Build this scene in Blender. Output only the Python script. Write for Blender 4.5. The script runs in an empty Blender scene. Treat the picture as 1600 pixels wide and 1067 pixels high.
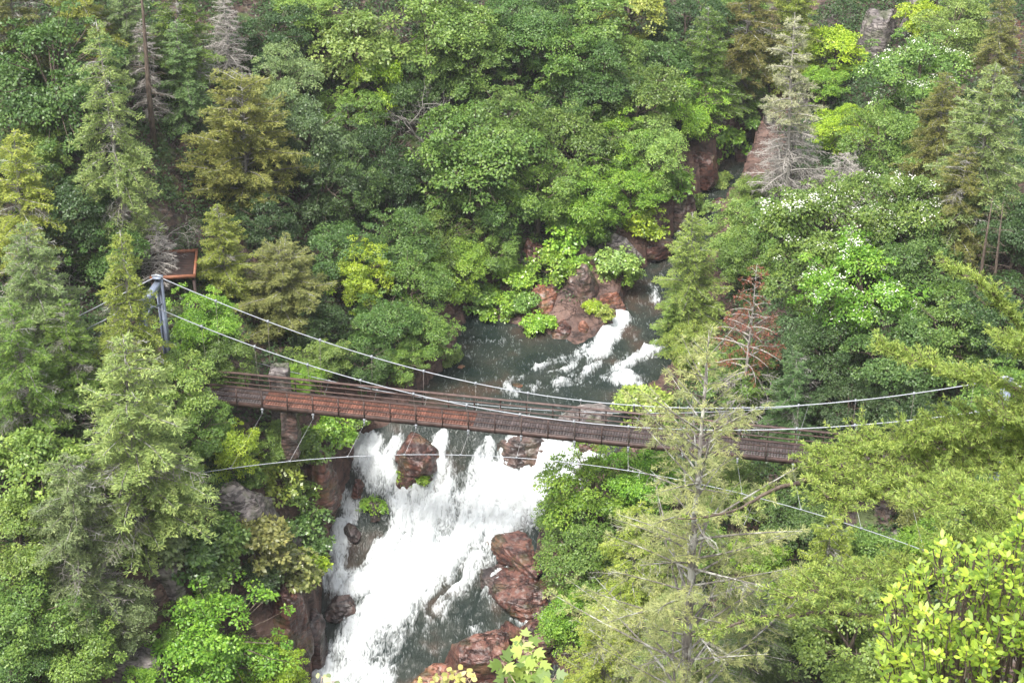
import bpy, math, random
import numpy as np
from mathutils import Vector, Matrix
PI = math.pi
S = bpy.context.scene
COL = S.collection
# ------------------------------------------------------------------ camera, sky, sun, exposure
F = 800 / math.tan(math.radians(16.5)); PITCH = math.radians(30.5)
CAM = np.array([0.0, -72.9, 47.5])
cd = bpy.data.cameras.new('camera'); cam = bpy.data.objects.new('camera', cd); COL.objects.link(cam)
cam.location = CAM; cam.rotation_euler = (PI/2 - PITCH, 0, 0)
cd.sensor_width = 36; cd.lens = 18 / math.tan(math.radians(16.5)); cd.clip_end = 3000; cd.clip_start = 0.1
S.camera = cam
SUN_EL, SUN_AZ = math.radians(62), math.radians(215)      # azimuth from +Y clockwise
w = bpy.data.worlds.new('World'); S.world = w; w.use_nodes = True
nt = w.node_tree; bg = nt.nodes['Background']; sky = nt.nodes.new('ShaderNodeTexSky')
sky.sky_type = 'NISHITA'; sky.sun_disc = False; sky.sun_elevation = SUN_EL; sky.sun_rotation = SUN_AZ
sky.air_density = 1.0; sky.dust_density = 4.0; sky.ozone_density = 0.6
hs_ = nt.nodes.new('ShaderNodeHueSaturation'); hs_.inputs['Saturation'].default_value = .3      # cloud-greyed daylight
nt.links.new(sky.outputs[0], hs_.inputs['Color']); nt.links.new(hs_.outputs[0], bg.inputs[0]); bg.inputs[1].default_value = 0.125
sd = bpy.data.lights.new('sun', 'SUN'); sd.energy = 1.5; sd.angle = math.radians(10); sd.color = (1, .96, .88)
sun = bpy.data.objects.new('sun', sd); COL.objects.link(sun)
dv = Vector((math.sin(SUN_AZ)*math.cos(SUN_EL), math.cos(SUN_AZ)*math.cos(SUN_EL), math.sin(SUN_EL)))
sun.rotation_euler = dv.to_track_quat('Z', 'Y').to_euler()
S.view_settings.view_transform = 'Standard'; S.view_settings.look = 'None'
S.view_settings.exposure = 1.8; S.view_settings.gamma = 1
S.cycles.max_bounces = 6; S.cycles.transparent_max_bounces = 4; S.cycles.diffuse_bounces = 4
S.cycles.volume_bounces = 0

# ------------------------------------------------------------------ pixel helpers (photo pixels, 1600 wide)
def ray(px, py):
    x = (px-800)/F; y = -(py-533.5)/F
    d = np.array([x, math.cos(PITCH)+y*math.sin(PITCH), -math.sin(PITCH)+y*math.cos(PITCH)])
    return d/np.linalg.norm(d)
def atz(px, py, z):
    d = ray(px, py); return CAM + d*(z-CAM[2])/d[2]
def atd(px, py, dist):
    return CAM + ray(px, py)*dist

# ------------------------------------------------------------------ noise
_rs = np.random.RandomState(7)
_perm = _rs.permutation(256)
_val = _rs.rand(256)
def vnoise(x, y, z=0.0):
    x, y, z = np.broadcast_arrays(np.asarray(x, float), np.asarray(y, float), np.asarray(z, float))
    xi, yi, zi = [np.floor(a).astype(int) for a in (x, y, z)]
    fx, fy, fz = x-xi, y-yi, z-zi
    fx, fy, fz = [t*t*(3-2*t) for t in (fx, fy, fz)]
    def h(a, b, c): return _val[_perm[(_perm[(_perm[a & 255] + b) & 255] + c) & 255]]
    def L(a, b, t): return a + (b-a)*t
    return L(L(L(h(xi, yi, zi), h(xi+1, yi, zi), fx), L(h(xi, yi+1, zi), h(xi+1, yi+1, zi), fx), fy),
             L(L(h(xi, yi, zi+1), h(xi+1, yi, zi+1), fx), L(h(xi, yi+1, zi+1), h(xi+1, yi+1, zi+1), fx), fy), fz)*2-1
def fbm(x, y, z=0.0, o=4, g=.5):
    s = 0; a = 1; f = 1
    for i in range(o):
        s = s + a*vnoise(np.asarray(x)*f+i*17.3, np.asarray(y)*f+i*9.1, np.asarray(z)*f+i*5.7); a *= g; f *= 2.03
    return s
def sstep(a, b, x):
    t = np.clip((x-a)/(b-a), 0, 1); return t*t*(3-2*t)

# ------------------------------------------------------------------ mesh building
class MB:
    def __init__(self): self.v = []; self.n = 0; self.f = []; self.t = []   # f: list of (array faces k)
    def add(self, v, f, tint=None):
        v = np.asarray(v, float).reshape(-1, 3)
        for g in [f]:
            g = np.asarray(g, int); self.f.append(g + self.n)
            self.t.append(np.full(len(g), .5) if tint is None else np.broadcast_to(tint, (len(g),)))
        self.v.append(v); self.n += len(v)
    def tube(self, pts, rad, sides=6, cap=True, tint=None):
        pts = np.asarray(pts, float); rad = np.broadcast_to(np.asarray(rad, float), (len(pts),))
        d = np.gradient(pts, axis=0); d /= (np.linalg.norm(d, axis=1, keepdims=True)+1e-9)
        ref = np.array([0, 0, 1.0]) if abs(d[0][2]) < .9 else np.array([1.0, 0, 0])
        a = np.cross(d, ref); a /= (np.linalg.norm(a, axis=1, keepdims=True)+1e-9); b = np.cross(d, a)
        th = np.arange(sides)*2*PI/sides
        v = pts[:, None, :] + rad[:, None, None]*(np.cos(th)[None, :, None]*a[:, None, :] + np.sin(th)[None, :, None]*b[:, None, :])
        n = len(pts); i = np.arange(n-1)[:, None]*sides; j = np.arange(sides)[None, :]; k = (j+1) % sides
        f = np.stack([i+j, i+k, i+sides+k, i+sides+j], -1).reshape(-1, 4)
        self.add(v, f, tint)
        if cap and sides >= 4:
            c = [np.arange(sides)[None, :][:, ::-1], (np.arange(sides)+(n-1)*sides)[None, :]]
            for g in c:
                self.f.append(g + self.n - n*sides); self.t.append(np.full(1, .5))
    def box(self, c, size, X=(1, 0, 0), Y=(0, 1, 0), Z=(0, 0, 1)):
        X, Y, Z = [np.asarray(a, float) for a in (X, Y, Z)]; h = np.asarray(size)/2
        v = [np.asarray(c)+X*h[0]*sx+Y*h[1]*sy+Z*h[2]*sz for sx in (-1, 1) for sy in (-1, 1) for sz in (-1, 1)]
        self.add(v, [[0, 1, 3, 2], [4, 6, 7, 5], [0, 4, 5, 1], [2, 3, 7, 6], [0, 2, 6, 4], [1, 5, 7, 3]])
    def bar(self, a, b, w_, h_, up=(0, 0, 1)):
        a = np.asarray(a, float); b = np.asarray(b, float); X = b-a; L = np.linalg.norm(X); X /= L
        Y = np.cross(up, X); Y /= np.linalg.norm(Y); Z = np.cross(X, Y)
        self.box((a+b)/2, (L, w_, h_), X, Y, Z)
    def leaves(self, p, ax, nr, ln, wd, tint, fold=.18, kind=4):
        """p base points, ax axis, nr normal; one folded blade each"""
        N = len(p); ax = ax/(np.linalg.norm(ax, axis=1, keepdims=True)+1e-9)
        sd_ = np.cross(ax, nr); sd_ /= (np.linalg.norm(sd_, axis=1, keepdims=True)+1e-9)
        up = np.cross(sd_, ax)
        ln = np.broadcast_to(ln, (N,))[:, None]; wd = np.broadcast_to(wd, (N,))[:, None]
        if kind == 4:
            prof = [(0, 0, 0), (.5, -.5, 1), (1, 0, 0), (.5, .5, 1)]
        elif kind == 3:   # needle blade
            prof = [(0, -.5, 0), (1, 0, 0), (0, .5, 0)]
        elif kind == 8:   # big oval leaf
            prof = [(0, 0, 0), (.25, -.33, .7), (.58, -.5, 1), (.85, -.3, .8), (1, 0, .25), (.85, .3, .8), (.58, .5, 1), (.25, .33, .7)]
        else:             # maple
            prof = [(0, 0, 0), (.05, -.3, .3), (.25, -.55, .6), (.32, -.28, .4), (.6, -.5, .8), (.62, -.18, .3), (1, 0, .2),
                    (.62, .18, .3), (.6, .5, .8), (.32, .28, .4), (.25, .55, .6), (.05, .3, .3)]
        vs = [p + ax*ln*a + sd_*wd*b - up*wd*fold*c for a, b, c in prof]
        K = len(prof); v = np.stack(vs, 1).reshape(-1, 3)
        f = np.arange(N*K).reshape(N, K)
        self.add(v, f, tint)
    def mesh(self, name, mat, smooth=False):
        me = bpy.data.meshes.new(name)
        V = np.concatenate(self.v) if self.v else np.zeros((0, 3))
        loops = np.concatenate([g.ravel() for g in self.f]); tot = np.concatenate([np.full(len(g), g.shape[1]) for g in self.f])
        me.vertices.add(len(V)); me.vertices.foreach_set('co', V.ravel())
        me.loops.add(len(loops)); me.loops.foreach_set('vertex_index', loops.astype(np.int32))
        me.polygons.add(len(tot)); me.polygons.foreach_set('loop_start', (np.cumsum(tot)-tot).astype(np.int32))
        me.polygons.foreach_set('loop_total', tot.astype(np.int32))
        me.update(calc_edges=True)
        at = me.attributes.new('tint', 'FLOAT', 'FACE'); at.data.foreach_set('value', np.concatenate(self.t).astype(np.float32))
        if smooth: me.polygons.foreach_set('use_smooth', np.ones(len(tot), bool))
        me.materials.append(mat); return me
def obj(name, me, parent=None, color=None):
    o = bpy.data.objects.new(name, me); COL.objects.link(o)
    if parent is not None: o.parent = parent
    if color is not None: o.color = (*color, 1)
    return o
def tag(o, label=None, cat=None, group=None, kind=None):
    if label: o['label'] = label
    if cat: o['category'] = cat
    if group: o['group'] = group
    if kind: o['kind'] = kind
    return o
def empty(name, loc=(0, 0, 0), label=None, cat=None, group=None):
    o = bpy.data.objects.new(name, None); COL.objects.link(o); o.location = loc; o.empty_display_size = .3
    return tag(o, label, cat, group)

# ------------------------------------------------------------------ materials
def mat(name):
    m = bpy.data.materials.new(name); m.use_nodes = True; nt = m.node_tree
    return m, nt, nt.nodes['Principled BSDF'], nt.nodes['Material Output']
def N(nt, t, **k):
    n = nt.nodes.new(t)
    for a, b in k.items():
        if a.startswith('i_'): n.inputs[a[2:].replace('_', ' ')].default_value = b
        else: setattr(n, a, b)
    return n
def ramp(nt, fac, stops):
    r = nt.nodes.new('ShaderNodeValToRGB'); nt.links.new(fac, r.inputs[0])
    while len(r.color_ramp.elements) < len(stops): r.color_ramp.elements.new(.5)
    for e, (p, c) in zip(r.color_ramp.elements, stops): e.position = p; e.color = (*c, 1)
    return r.outputs[0]
def mixc(nt, fac, a, b, mode='MIX'):
    m = nt.nodes.new('ShaderNodeMix'); m.data_type = 'RGBA'; m.blend_type = mode
    for s, v in ((0, fac), (6, a), (7, b)):
        if hasattr(v, 'links'): nt.links.new(v, m.inputs[s])
        else: m.inputs[s].default_value = v if s == 0 else (*v, 1)
    return m.outputs[2]
def noise(nt, scale, detail=4, coord='Object', vec=None, dist=0):
    n = nt.nodes.new('ShaderNodeTexNoise'); n.inputs['Scale'].default_value = scale; n.inputs['Detail'].default_value = detail
    n.inputs['Distortion'].default_value = dist
    if vec is None: vec = nt.nodes.new('ShaderNodeTexCoord').outputs[coord]
    nt.links.new(vec, n.inputs['Vector']); return n.outputs[0]
def bump(nt, p, h, strength=.5, dist=.05):
    b = nt.nodes.new('ShaderNodeBump'); b.inputs['Strength'].default_value = strength; b.inputs['Distance'].default_value = dist
    nt.links.new(h, b.inputs['Height']); nt.links.new(b.outputs[0], p.inputs['Normal'])
def leaf_mat(name, rough=.5, trans=.35, var=.55, spec=.4):
    m, nt, p, out = mat(name)
    oi = nt.nodes.new('ShaderNodeObjectInfo'); at = N(nt, 'ShaderNodeAttribute', attribute_name='tint')
    hs = nt.nodes.new('ShaderNodeHueSaturation'); nt.links.new(oi.outputs['Color'], hs.inputs['Color'])
    def mr(a, b):
        r = nt.nodes.new('ShaderNodeMapRange'); nt.links.new(at.outputs['Fac'], r.inputs[0]); r.inputs[3].default_value = a; r.inputs[4].default_value = b; return r.outputs[0]
    nt.links.new(mr(1-var, 1+var), hs.inputs['Value']); nt.links.new(mr(.525, .475), hs.inputs['Hue'])
    nt.links.new(hs.outputs[0], p.inputs['Base Color']); p.inputs['Roughness'].default_value = rough
    p.inputs['Specular IOR Level'].default_value = spec
    tr = nt.nodes.new('ShaderNodeBsdfTranslucent'); g = nt.nodes.new('ShaderNodeGamma')
    t2 = mixc(nt, 1, hs.outputs[0], (1.25, 1.3, .7), 'MULTIPLY'); nt.links.new(t2, tr.inputs[0])
    ms = nt.nodes.new('ShaderNodeMixShader'); ms.inputs[0].default_value = trans
    nt.links.new(p.outputs[0], ms.inputs[1]); nt.links.new(tr.outputs[0], ms.inputs[2]); nt.links.new(ms.outputs[0], out.inputs[0])
    return m
M_LEAF = leaf_mat('broad_leaf', .42, .38, .5, .5)
M_NEEDLE = leaf_mat('needle', .55, .3, .45, .3)
M_GLOSS = leaf_mat('glossy_leaf', .3, .25, .5, .6)
def bark_mat(name, c1, c2, sc=3, patch=None):
    m, nt, p, _ = mat(name)
    tc = nt.nodes.new('ShaderNodeTexCoord'); mp = nt.nodes.new('ShaderNodeMapping'); mp.inputs['Scale'].default_value = (1, 1, .25)
    nt.links.new(tc.outputs['Object'], mp.inputs[0])
    c = ramp(nt, noise(nt, sc*3, 6, vec=mp.outputs[0]), [(.3, c1), (.7, c2)])
    if patch:
        f = ramp(nt, noise(nt, 2.2, 3), [(.52, (0, 0, 0)), (.6, (1, 1, 1))]); c = mixc(nt, f, c, patch)
    nt.links.new(c, p.inputs['Base Color']); p.inputs['Roughness'].default_value = .85
    bump(nt, p, noise(nt, sc*6, 4, vec=mp.outputs[0]), .6, .03); return m
M_BARK = bark_mat('bark', (.05, .035, .028), (.17, .13, .1))
M_GREYB = bark_mat('grey_bark', (.1, .09, .08), (.27, .25, .22), 3, (.42, .42, .38))
M_DEADW = bark_mat('weathered_wood', (.2, .185, .165), (.42, .39, .36))
M_TAN = bark_mat('tan_bark', (.25, .17, .11), (.45, .36, .27))

CK = {}
def rock_mat(name, a, b, c, moss=.35, sc=.6, rough=.6, lichen=.5):
    m, nt, p, _ = mat(name)
    geo = nt.nodes.new('ShaderNodeNewGeometry')
    n1 = noise(nt, sc, 6, vec=geo.outputs['Position'], dist=.6)
    col = ramp(nt, n1, [(.3, a), (.48, b), (.66, c)])
    st = nt.nodes.new('ShaderNodeMapping'); st.inputs['Scale'].default_value = (1.2, 1.2, 7); st.inputs['Rotation'].default_value = (.5, .2, 0)
    nt.links.new(geo.outputs['Position'], st.inputs[0])
    str_ = noise(nt, 1.1, 5, vec=st.outputs[0])
    col = mixc(nt, ramp(nt, str_, [(.42, (.75, .75, .75)), (.52, (0, 0, 0))]), col, tuple(x*.4 for x in a))
    lf = ramp(nt, noise(nt, 2.6, 5, vec=geo.outputs['Position']), [(.58, (0, 0, 0)), (.68, (lichen,)*3)])
    col = mixc(nt, lf, col, (.3, .28, .26))
    if moss:
        mf = ramp(nt, noise(nt, .9, 5, vec=geo.outputs['Position']), [(.52, (0, 0, 0)), (.6, (moss,)*3)])
        col = mixc(nt, mf, col, (.06, .085, .02))
    vo = nt.nodes.new('ShaderNodeTexVoronoi'); vo.feature = 'DISTANCE_TO_EDGE'; vo.inputs['Scale'].default_value = .62
    dn = nt.nodes.new('ShaderNodeTexNoise'); dn.inputs['Scale'].default_value = 1.1; dn.inputs['Detail'].default_value = 4; nt.links.new(st.outputs[0], dn.inputs['Vector'])
    s2 = nt.nodes.new('ShaderNodeMapping'); s2.inputs['Scale'].default_value = (.9, 1.6, .7); s2.inputs['Rotation'].default_value = (.7, .3, .4); nt.links.new(geo.outputs['Position'], s2.inputs[0])
    ad = nt.nodes.new('ShaderNodeVectorMath'); ad.operation = 'MULTIPLY_ADD'; nt.links.new(dn.outputs['Color'], ad.inputs[0]); ad.inputs[1].default_value = (1.6, 1.6, 1.6); nt.links.new(s2.outputs[0], ad.inputs[2])
    nt.links.new(ad.outputs[0], vo.inputs['Vector'])
    ck = ramp(nt, vo.outputs[0], [(.0, (0, 0, 0)), (.045, (1, 1, 1))]); col = mixc(nt, 1, col, mixc(nt, ck, (.3, .27, .25), (1, 1, 1)), 'MULTIPLY')
    nt.links.new(col, p.inputs['Base Color']); p.inputs['Roughness'].default_value = rough
    mh = nt.nodes.new('ShaderNodeMath'); mh.operation = 'MULTIPLY_ADD'; nt.links.new(ck, mh.inputs[0]); mh.inputs[1].default_value = .3; nt.links.new(noise(nt, 3.5, 8, vec=geo.outputs['Position']), mh.inputs[2])
    bump(nt, p, mh.outputs[0], .85, .16); m['ck'] = 1; CK[name] = ck; return m
M_REDROCK = rock_mat('red_rock', (.045, .022, .02), (.105, .045, .035), (.18, .085, .062), .25, 1.2, .38, .35)
M_ORANGE = rock_mat('orange_rock', (.1, .045, .032), (.22, .085, .05), (.28, .14, .1), .3, 1.2, .45, .5)
M_DARKROCK = rock_mat('wet_dark_rock', (.035, .027, .027), (.085, .06, .055), (.16, .1, .085), .15, 1.1, .28, .35)
M_GREYROCK = rock_mat('grey_rock', (.07, .058, .058), (.16, .14, .135), (.27, .235, .22), .4, .8, .7, .6)
M_GROUND = rock_mat('hill_ground', (.025, .018, .013), (.055, .034, .024), (.1, .06, .045), .95, .5, .7, .25)
_nt = M_GROUND.node_tree; _p = _nt.nodes['Principled BSDF']; _l = _p.inputs['Base Color'].links[0].from_socket
_g = _nt.nodes.new('ShaderNodeNewGeometry')
_rc = ramp(_nt, noise(_nt, 1.1, 7, vec=_g.outputs['Position'], dist=.8), [(.3, (.032, .021, .018)), (.48, (.08, .045, .036)), (.66, (.135, .08, .062))])
_rc = mixc(_nt, 1, _rc, mixc(_nt, CK['hill_ground'], (.3, .27, .25), (1, 1, 1)), 'MULTIPLY')
_at = N(_nt, 'ShaderNodeAttribute', attribute_name='rocky')
_nt.links.new(mixc(_nt, ramp(_nt, _at.outputs['Fac'], [(.25, (0, 0, 0)), (.5, (1, 1, 1))]), _l, _rc), _p.inputs['Base Color'])

def simple(name, c, rough=.5, metal=0, nsc=0, amt=.25, b=0):
    m, nt, p, _ = mat(name)
    if nsc:
        col = ramp(nt, noise(nt, nsc, 5), [(.3, tuple(x*(1-amt) for x in c)), (.7, tuple(min(1, x*(1+amt)) for x in c))]); nt.links.new(col, p.inputs['Base Color'])
    else: p.inputs['Base Color'].default_value = (*c, 1)
    p.inputs['Roughness'].default_value = rough; p.inputs['Metallic'].default_value = metal
    if b: bump(nt, p, noise(nt, nsc*3, 4), b, .01)
    return m
M_RUST = simple('rusted_steel', (.062, .037, .032), .6, 0, 3, .5, .3)
M_RAIL = simple('red_brown_rail', (.1, .064, .056), .6, 0, 4, .4, .3)
M_CABLE = simple('galvanised_cable', (.3, .32, .35), .45, .3, 0)
M_WIRE = simple('thin_steel_wire', (.4, .4, .41), .5, .3, 0)
M_ROD = simple('dull_rod', (.22, .19, .17), .5, .3, 0)
M_TOWER = simple('blue_grey_paint', (.19, .22, .29), .5, 0, 2, .3)
M_DARKWOOD = simple('dark_wood', (.038, .02, .016), .7, 0, 3, .5, .4)
M_ORWOOD = simple('orange_wood', (.19, .07, .035), .6, 0, 4, .35, .3)
def plank_mat(name, c):
    m, nt, p, _ = mat(name); tc = nt.nodes.new('ShaderNodeTexCoord'); at = N(nt, 'ShaderNodeAttribute', attribute_name='tint')
    col = ramp(nt, at.outputs['Fac'], [(0, tuple(x*.7 for x in c)), (1, tuple(x*1.3 for x in c))])
    n = noise(nt, 2.5, 6); col = mixc(nt, ramp(nt, n, [(.4, (0, 0, 0)), (.65, (.7, .7, .7))]), col, tuple(x*.5 for x in c))
    nt.links.new(col, p.inputs['Base Color']); p.inputs['Roughness'].default_value = .6; return m
M_PLANK_NEW = plank_mat('new_plank', (.185, .075, .05)); M_PLANK_OLD = plank_mat('old_plank', (.083, .064, .063))

# ------------------------------------------------------------------ terrain
def tps(P, z, lam=.02):
    P = np.asarray(P); n = len(P)
    r = np.linalg.norm(P[:, None]-P[None], axis=2); K = np.where(r > 0, r*r*np.log(r+1e-9), 0) + np.eye(n)*lam*100
    A = np.zeros((n+3, n+3)); A[:n, :n] = K; A[:n, n] = 1; A[:n, n+1:] = P; A[n, :n] = 1; A[n+1:, :n] = P.T
    s = np.linalg.solve(A, np.r_[z, 0, 0, 0])
    def f(x, y):
        x = np.asarray(x, float); y = np.asarray(y, float); q = np.zeros_like(x) + s[n] + s[n+1]*x + s[n+2]*y
        for i in range(n):
            r2 = (x-P[i, 0])**2+(y-P[i, 1])**2; q = q + s[i]*.5*r2*np.log(r2+1e-9)
        return q
    return f
GP = [(640,560,-4),(700,480,-4.2),(600,480,-2.2),(500,500,-1.6),(430,640,-2.5),(330,620,-.8),(250,590,-.6),(280,410,3),
 (400,400,1.5),(820,380,-2),(750,430,-3.6),
 (950,300,-1.3),(1000,340,-2.6),(1080,270,-2),(900,440,-3.8),
 (1120,400,-3.6),(1120,500,-3.8),(1200,600,-2.5),(1200,500,-1.8),(1200,350,-1.5),(1300,450,1),(1560,560,2),(1560,700,0),(1300,730,-3),
 (1420,830,-3.5),(980,715,-5.2),(1000,800,-7),(920,830,-8.6),(880,950,-11),(1000,1000,-9.5),(1250,950,-6),(1500,1000,-4),
 (500,720,-5),(400,700,-3),(470,840,-8),(440,1000,-10.5),(400,780,-4.5),(360,900,-6),(250,900,-4),(230,1040,-8),(100,1060,-7),
 (100,800,-1),(0,900,-3),(0,600,3),(100,600,1.5),(330,1060,-11)]
WP = [(1180,220,-4.0),(1120,310,-4.3),(1060,400,-4.6),(1000,480,-4.9),(1030,560,-5.0),(900,600,-5.1),(760,520,-5.2),(700,600,-5.2),(800,640,-5.3),
 (740,675,-5.5),(640,672,-5.6),(570,680,-5.9),(900,695,-5.7),(960,712,-5.8),
 (560,740,-7.6),(620,790,-8.6),(720,750,-8.2),(820,745,-7.6),(880,760,-7.6),(520,850,-10.2),(600,850,-10.3),(700,850,-10.4),(790,830,-9.7),
 (510,900,-11),(560,960,-12.2),(650,950,-12),(760,930,-11.4),(540,1060,-14),(640,1060,-13.6),(780,1060,-13.2)]
CH = [(1205,215,-3.9),(1150,215,-3.9),(1090,310,-4.3),(1040,380,-4.6),(985,440,-4.8),(960,500,-5),(900,540,-5),(850,520,-5.1),(735,485,-5.2),
 (690,580,-5.2),(620,660,-5.5),(555,680,-5.9),(550,730,-7.4),(520,800,-9),(500,900,-11),(490,1000,-12.6),(480,1090,-14.5),(480,1500,-23),
 (900,1500,-22),(880,1090,-13),(850,970,-11.6),(830,880,-10.4),(860,800,-8.8),(930,735,-6.6),(975,710,-5.8),(1010,620,-5.1),(1070,560,-5),(1090,450,-4.8),(1140,330,-4.4)]
def pz(L): return np.array([atz(*a) for a in L])
gp = pz(GP); wp = pz(WP); ch = pz(CH)
ext = np.array([(-40,-73,45),(0,-75,45.5),(40,-75,45),(0,-60,26),(-30,-60,22),(30,-60,30),(0,-48,2),(30,-45,12),(-30,-45,0),(-40,-28,-3),
 (0,-28,-17),(-12,-24,-20),(22,-24,-8),(40,-15,5),(-34,-12,4),(-60,-20,14),(60,-20,18),
 (-20,-38,-24),(60,-60,38),(-60,-60,30)])
T_w = tps(np.r_[wp[:, :2], [[-15, -25]], [[20, 60]]], np.r_[wp[:, 2], -22, -2])
chp = ch[:, :2]
def sdist(x, y):     # + outside, - inside the channel polygon
    d = np.full(np.shape(x), 1e9); ins = np.zeros(np.shape(x), bool)
    for i in range(len(chp)):
        a, b = chp[i], chp[(i+1) % len(chp)]; e = b-a
        t = np.clip(((x-a[0])*e[0]+(y-a[1])*e[1])/(e@e), 0, 1)
        d = np.minimum(d, np.hypot(x-a[0]-t*e[0], y-a[1]-t*e[1]))
        c = ((a[1] > y) != (b[1] > y)) & (x < (b[0]-a[0])*(y-a[1])/(b[1]-a[1]+1e-12)+a[0]); ins ^= c
    return np.where(ins, -d, d)
hx, hy = [a.ravel() for a in np.meshgrid([-75, -60, -45, -34, -24, -15, -7, 0, 7, 14, 21, 28, 36, 48, 62, 75], [8, 16, 24, 32, 42, 54, 68, 90])]
def nearw(x, y):
    bd = np.full(np.shape(x), 1e9); bz = np.zeros(np.shape(x))
    for i in range(len(ch)):
        a, b = ch[i], ch[(i+1) % len(ch)]; e = (b-a)[:2]
        for t in (0, .25, .5, .75):
            q = a+(b-a)*t; d = np.hypot(x-q[0], y-q[1]); m = d < bd; bd = np.where(m, d, bd); bz = np.where(m, q[2], bz)
    return bz
hd = sdist(hx.astype(float), hy.astype(float)); hz = nearw(hx, hy)+np.where(hx < 9, .82, .62)*hd
dm = np.array([np.hypot(gp[:, 0]-a, gp[:, 1]-b).min() for a, b in zip(hx, hy)])
k_ = (hd > 5) & (dm > 6); hp = np.stack([hx, hy, hz], -1)[k_]
ALL = np.r_[gp, ext, hp]; T_g = tps(ALL[:, :2], ALL[:, 2], .05)
GX0, GX1, GY0, GY1, GS = -75, 75, -80, 90, .25
gx = np.arange(GX0, GX1+.01, GS); gy = np.arange(GY0, GY1+.01, GS); XX, YY = np.meshgrid(gx, gy)
cx = np.arange(GX0, GX1+2, 1.0); cy = np.arange(GY0, GY1+2, 1.0); CX, CY = np.meshgrid(cx, cy)
def bil(G, x, y, s, x0, y0):
    u = (x-x0)/s; v = (y-y0)/s; i = np.clip(np.floor(u).astype(int), 0, G.shape[1]-2); j = np.clip(np.floor(v).astype(int), 0, G.shape[0]-2)
    u = np.clip(u-i, 0, 1); v = np.clip(v-j, 0, 1)
    return (G[j, i]*(1-u)+G[j, i+1]*u)*(1-v)+(G[j+1, i]*(1-u)+G[j+1, i+1]*u)*v
Zg = bil(T_g(CX, CY), XX, YY, 1.0, GX0, GY0); Zw = bil(np.clip(T_w(CX, CY), -26, -3.6), XX, YY, 1.0, GX0, GY0)
SDc = sdist(CX, CY); near = np.abs(XX) < 40; SD = bil(SDc, XX, YY, 1.0, GX0, GY0)
mm = (np.abs(SD) < 14); SD[mm] = sdist(XX[mm], YY[mm])
Zg += fbm(XX*.18, YY*.18, 0, 3)*.7
rough = 1-np.abs(fbm(XX*.5, YY*.5, 3.3, 4)); Zg += (rough-.6)*.55*np.exp(-np.maximum(SD, 0)/14)
Zg += fbm(XX*1.7, YY*1.7, 1, 2)*.1
cap = 43.0-.891*(YY+72.9)-2.5*sstep(-40, -70, YY)+3*np.maximum(YY+20, 0); Zg = np.where(YY < -5, np.minimum(Zg, np.maximum(cap, -26)), Zg)
Zg = np.where(YY < -72, np.minimum(Zg, 45.8), Zg)
Zg = np.where(SD < 0, np.minimum(Zg, Zw-.25-np.minimum(-SD, 2)*.3), np.maximum(Zg, np.where(SD < 6, Zw+np.minimum(SD*.55, 3)-.25, -99)))
def ground(x, y): return float(bil(Zg, np.array(x), np.array(y), GS, GX0, GY0))
def wlev(x, y): return float(bil(Zw, np.array(x), np.array(y), GS, GX0, GY0))
def sdv(x, y): return float(bil(SD, np.array(x), np.array(y), GS, GX0, GY0))
def hit(px, py, up=0.0, water=True):
    d = ray(px, py); t = 10.0
    while t < 260:
        p = CAM+d*t
        g = ground(p[0], p[1])
        if water and sdv(p[0], p[1]) < 0: g = max(g, wlev(p[0], p[1]))
        if p[2] <= g+up: return np.array([p[0], p[1], g]), t
        t += .15
    return np.array([p[0], p[1], g]), t

b = MB(); ny, nx = XX.shape
idx = np.arange(ny*nx).reshape(ny, nx)
b.add(np.stack([XX, YY, Zg], -1), np.stack([idx[:-1, :-1], idx[:-1, 1:], idx[1:, 1:], idx[1:, :-1]], -1).reshape(-1, 4))
gzy, gzx = np.gradient(Zg, GS); steep = np.hypot(gzx, gzy)
rocky = np.clip(np.exp(-np.maximum(SD-.5, 0)/2.2)*1.3+sstep(1.1, 2.0, steep)*.8+vnoise(XX*.4, YY*.4, 6)*.45-.1, 0, 1)
me = b.mesh('hillside_ground', M_GROUND, True); at = me.attributes.new('rocky', 'FLOAT', 'POINT'); at.data.foreach_set('value', rocky.ravel().astype(np.float32))
tag(obj('hillside_ground', me), kind='structure')
# distant ground sheet, a skirt that carries the terrain on
b = MB(); q = 900; EX = [-q, GX0+1, GX1-1, q]; EY = [-q, GY0+1, GY1-1, q]
def skz(x, y):
    xc, yc = np.clip(x, GX0, GX1), np.clip(y, GY0, GY1); return ground(xc, yc)-.4 + (60 if (y > 100) else 0)
sx = np.r_[-q, -300, np.linspace(GX0+1, GX1-1, 40), 300, q]; sy = np.r_[-q, -300, np.linspace(GY0+1, GY1-1, 40), 300, q]
for i in range(len(sx)-1):
    for j in range(len(sy)-1):
        if 2 <= i <= len(sx)-4 and 2 <= j <= len(sy)-4: continue
        p = [(sx[i], sy[j]), (sx[i+1], sy[j]), (sx[i+1], sy[j+1]), (sx[i], sy[j+1])]
        b.add([(a, c, skz(a, c)) for a, c in p], [[0, 1, 2, 3]])
tag(obj('terrain', b.mesh('terrain', M_GROUND, True)), kind='structure')

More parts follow.
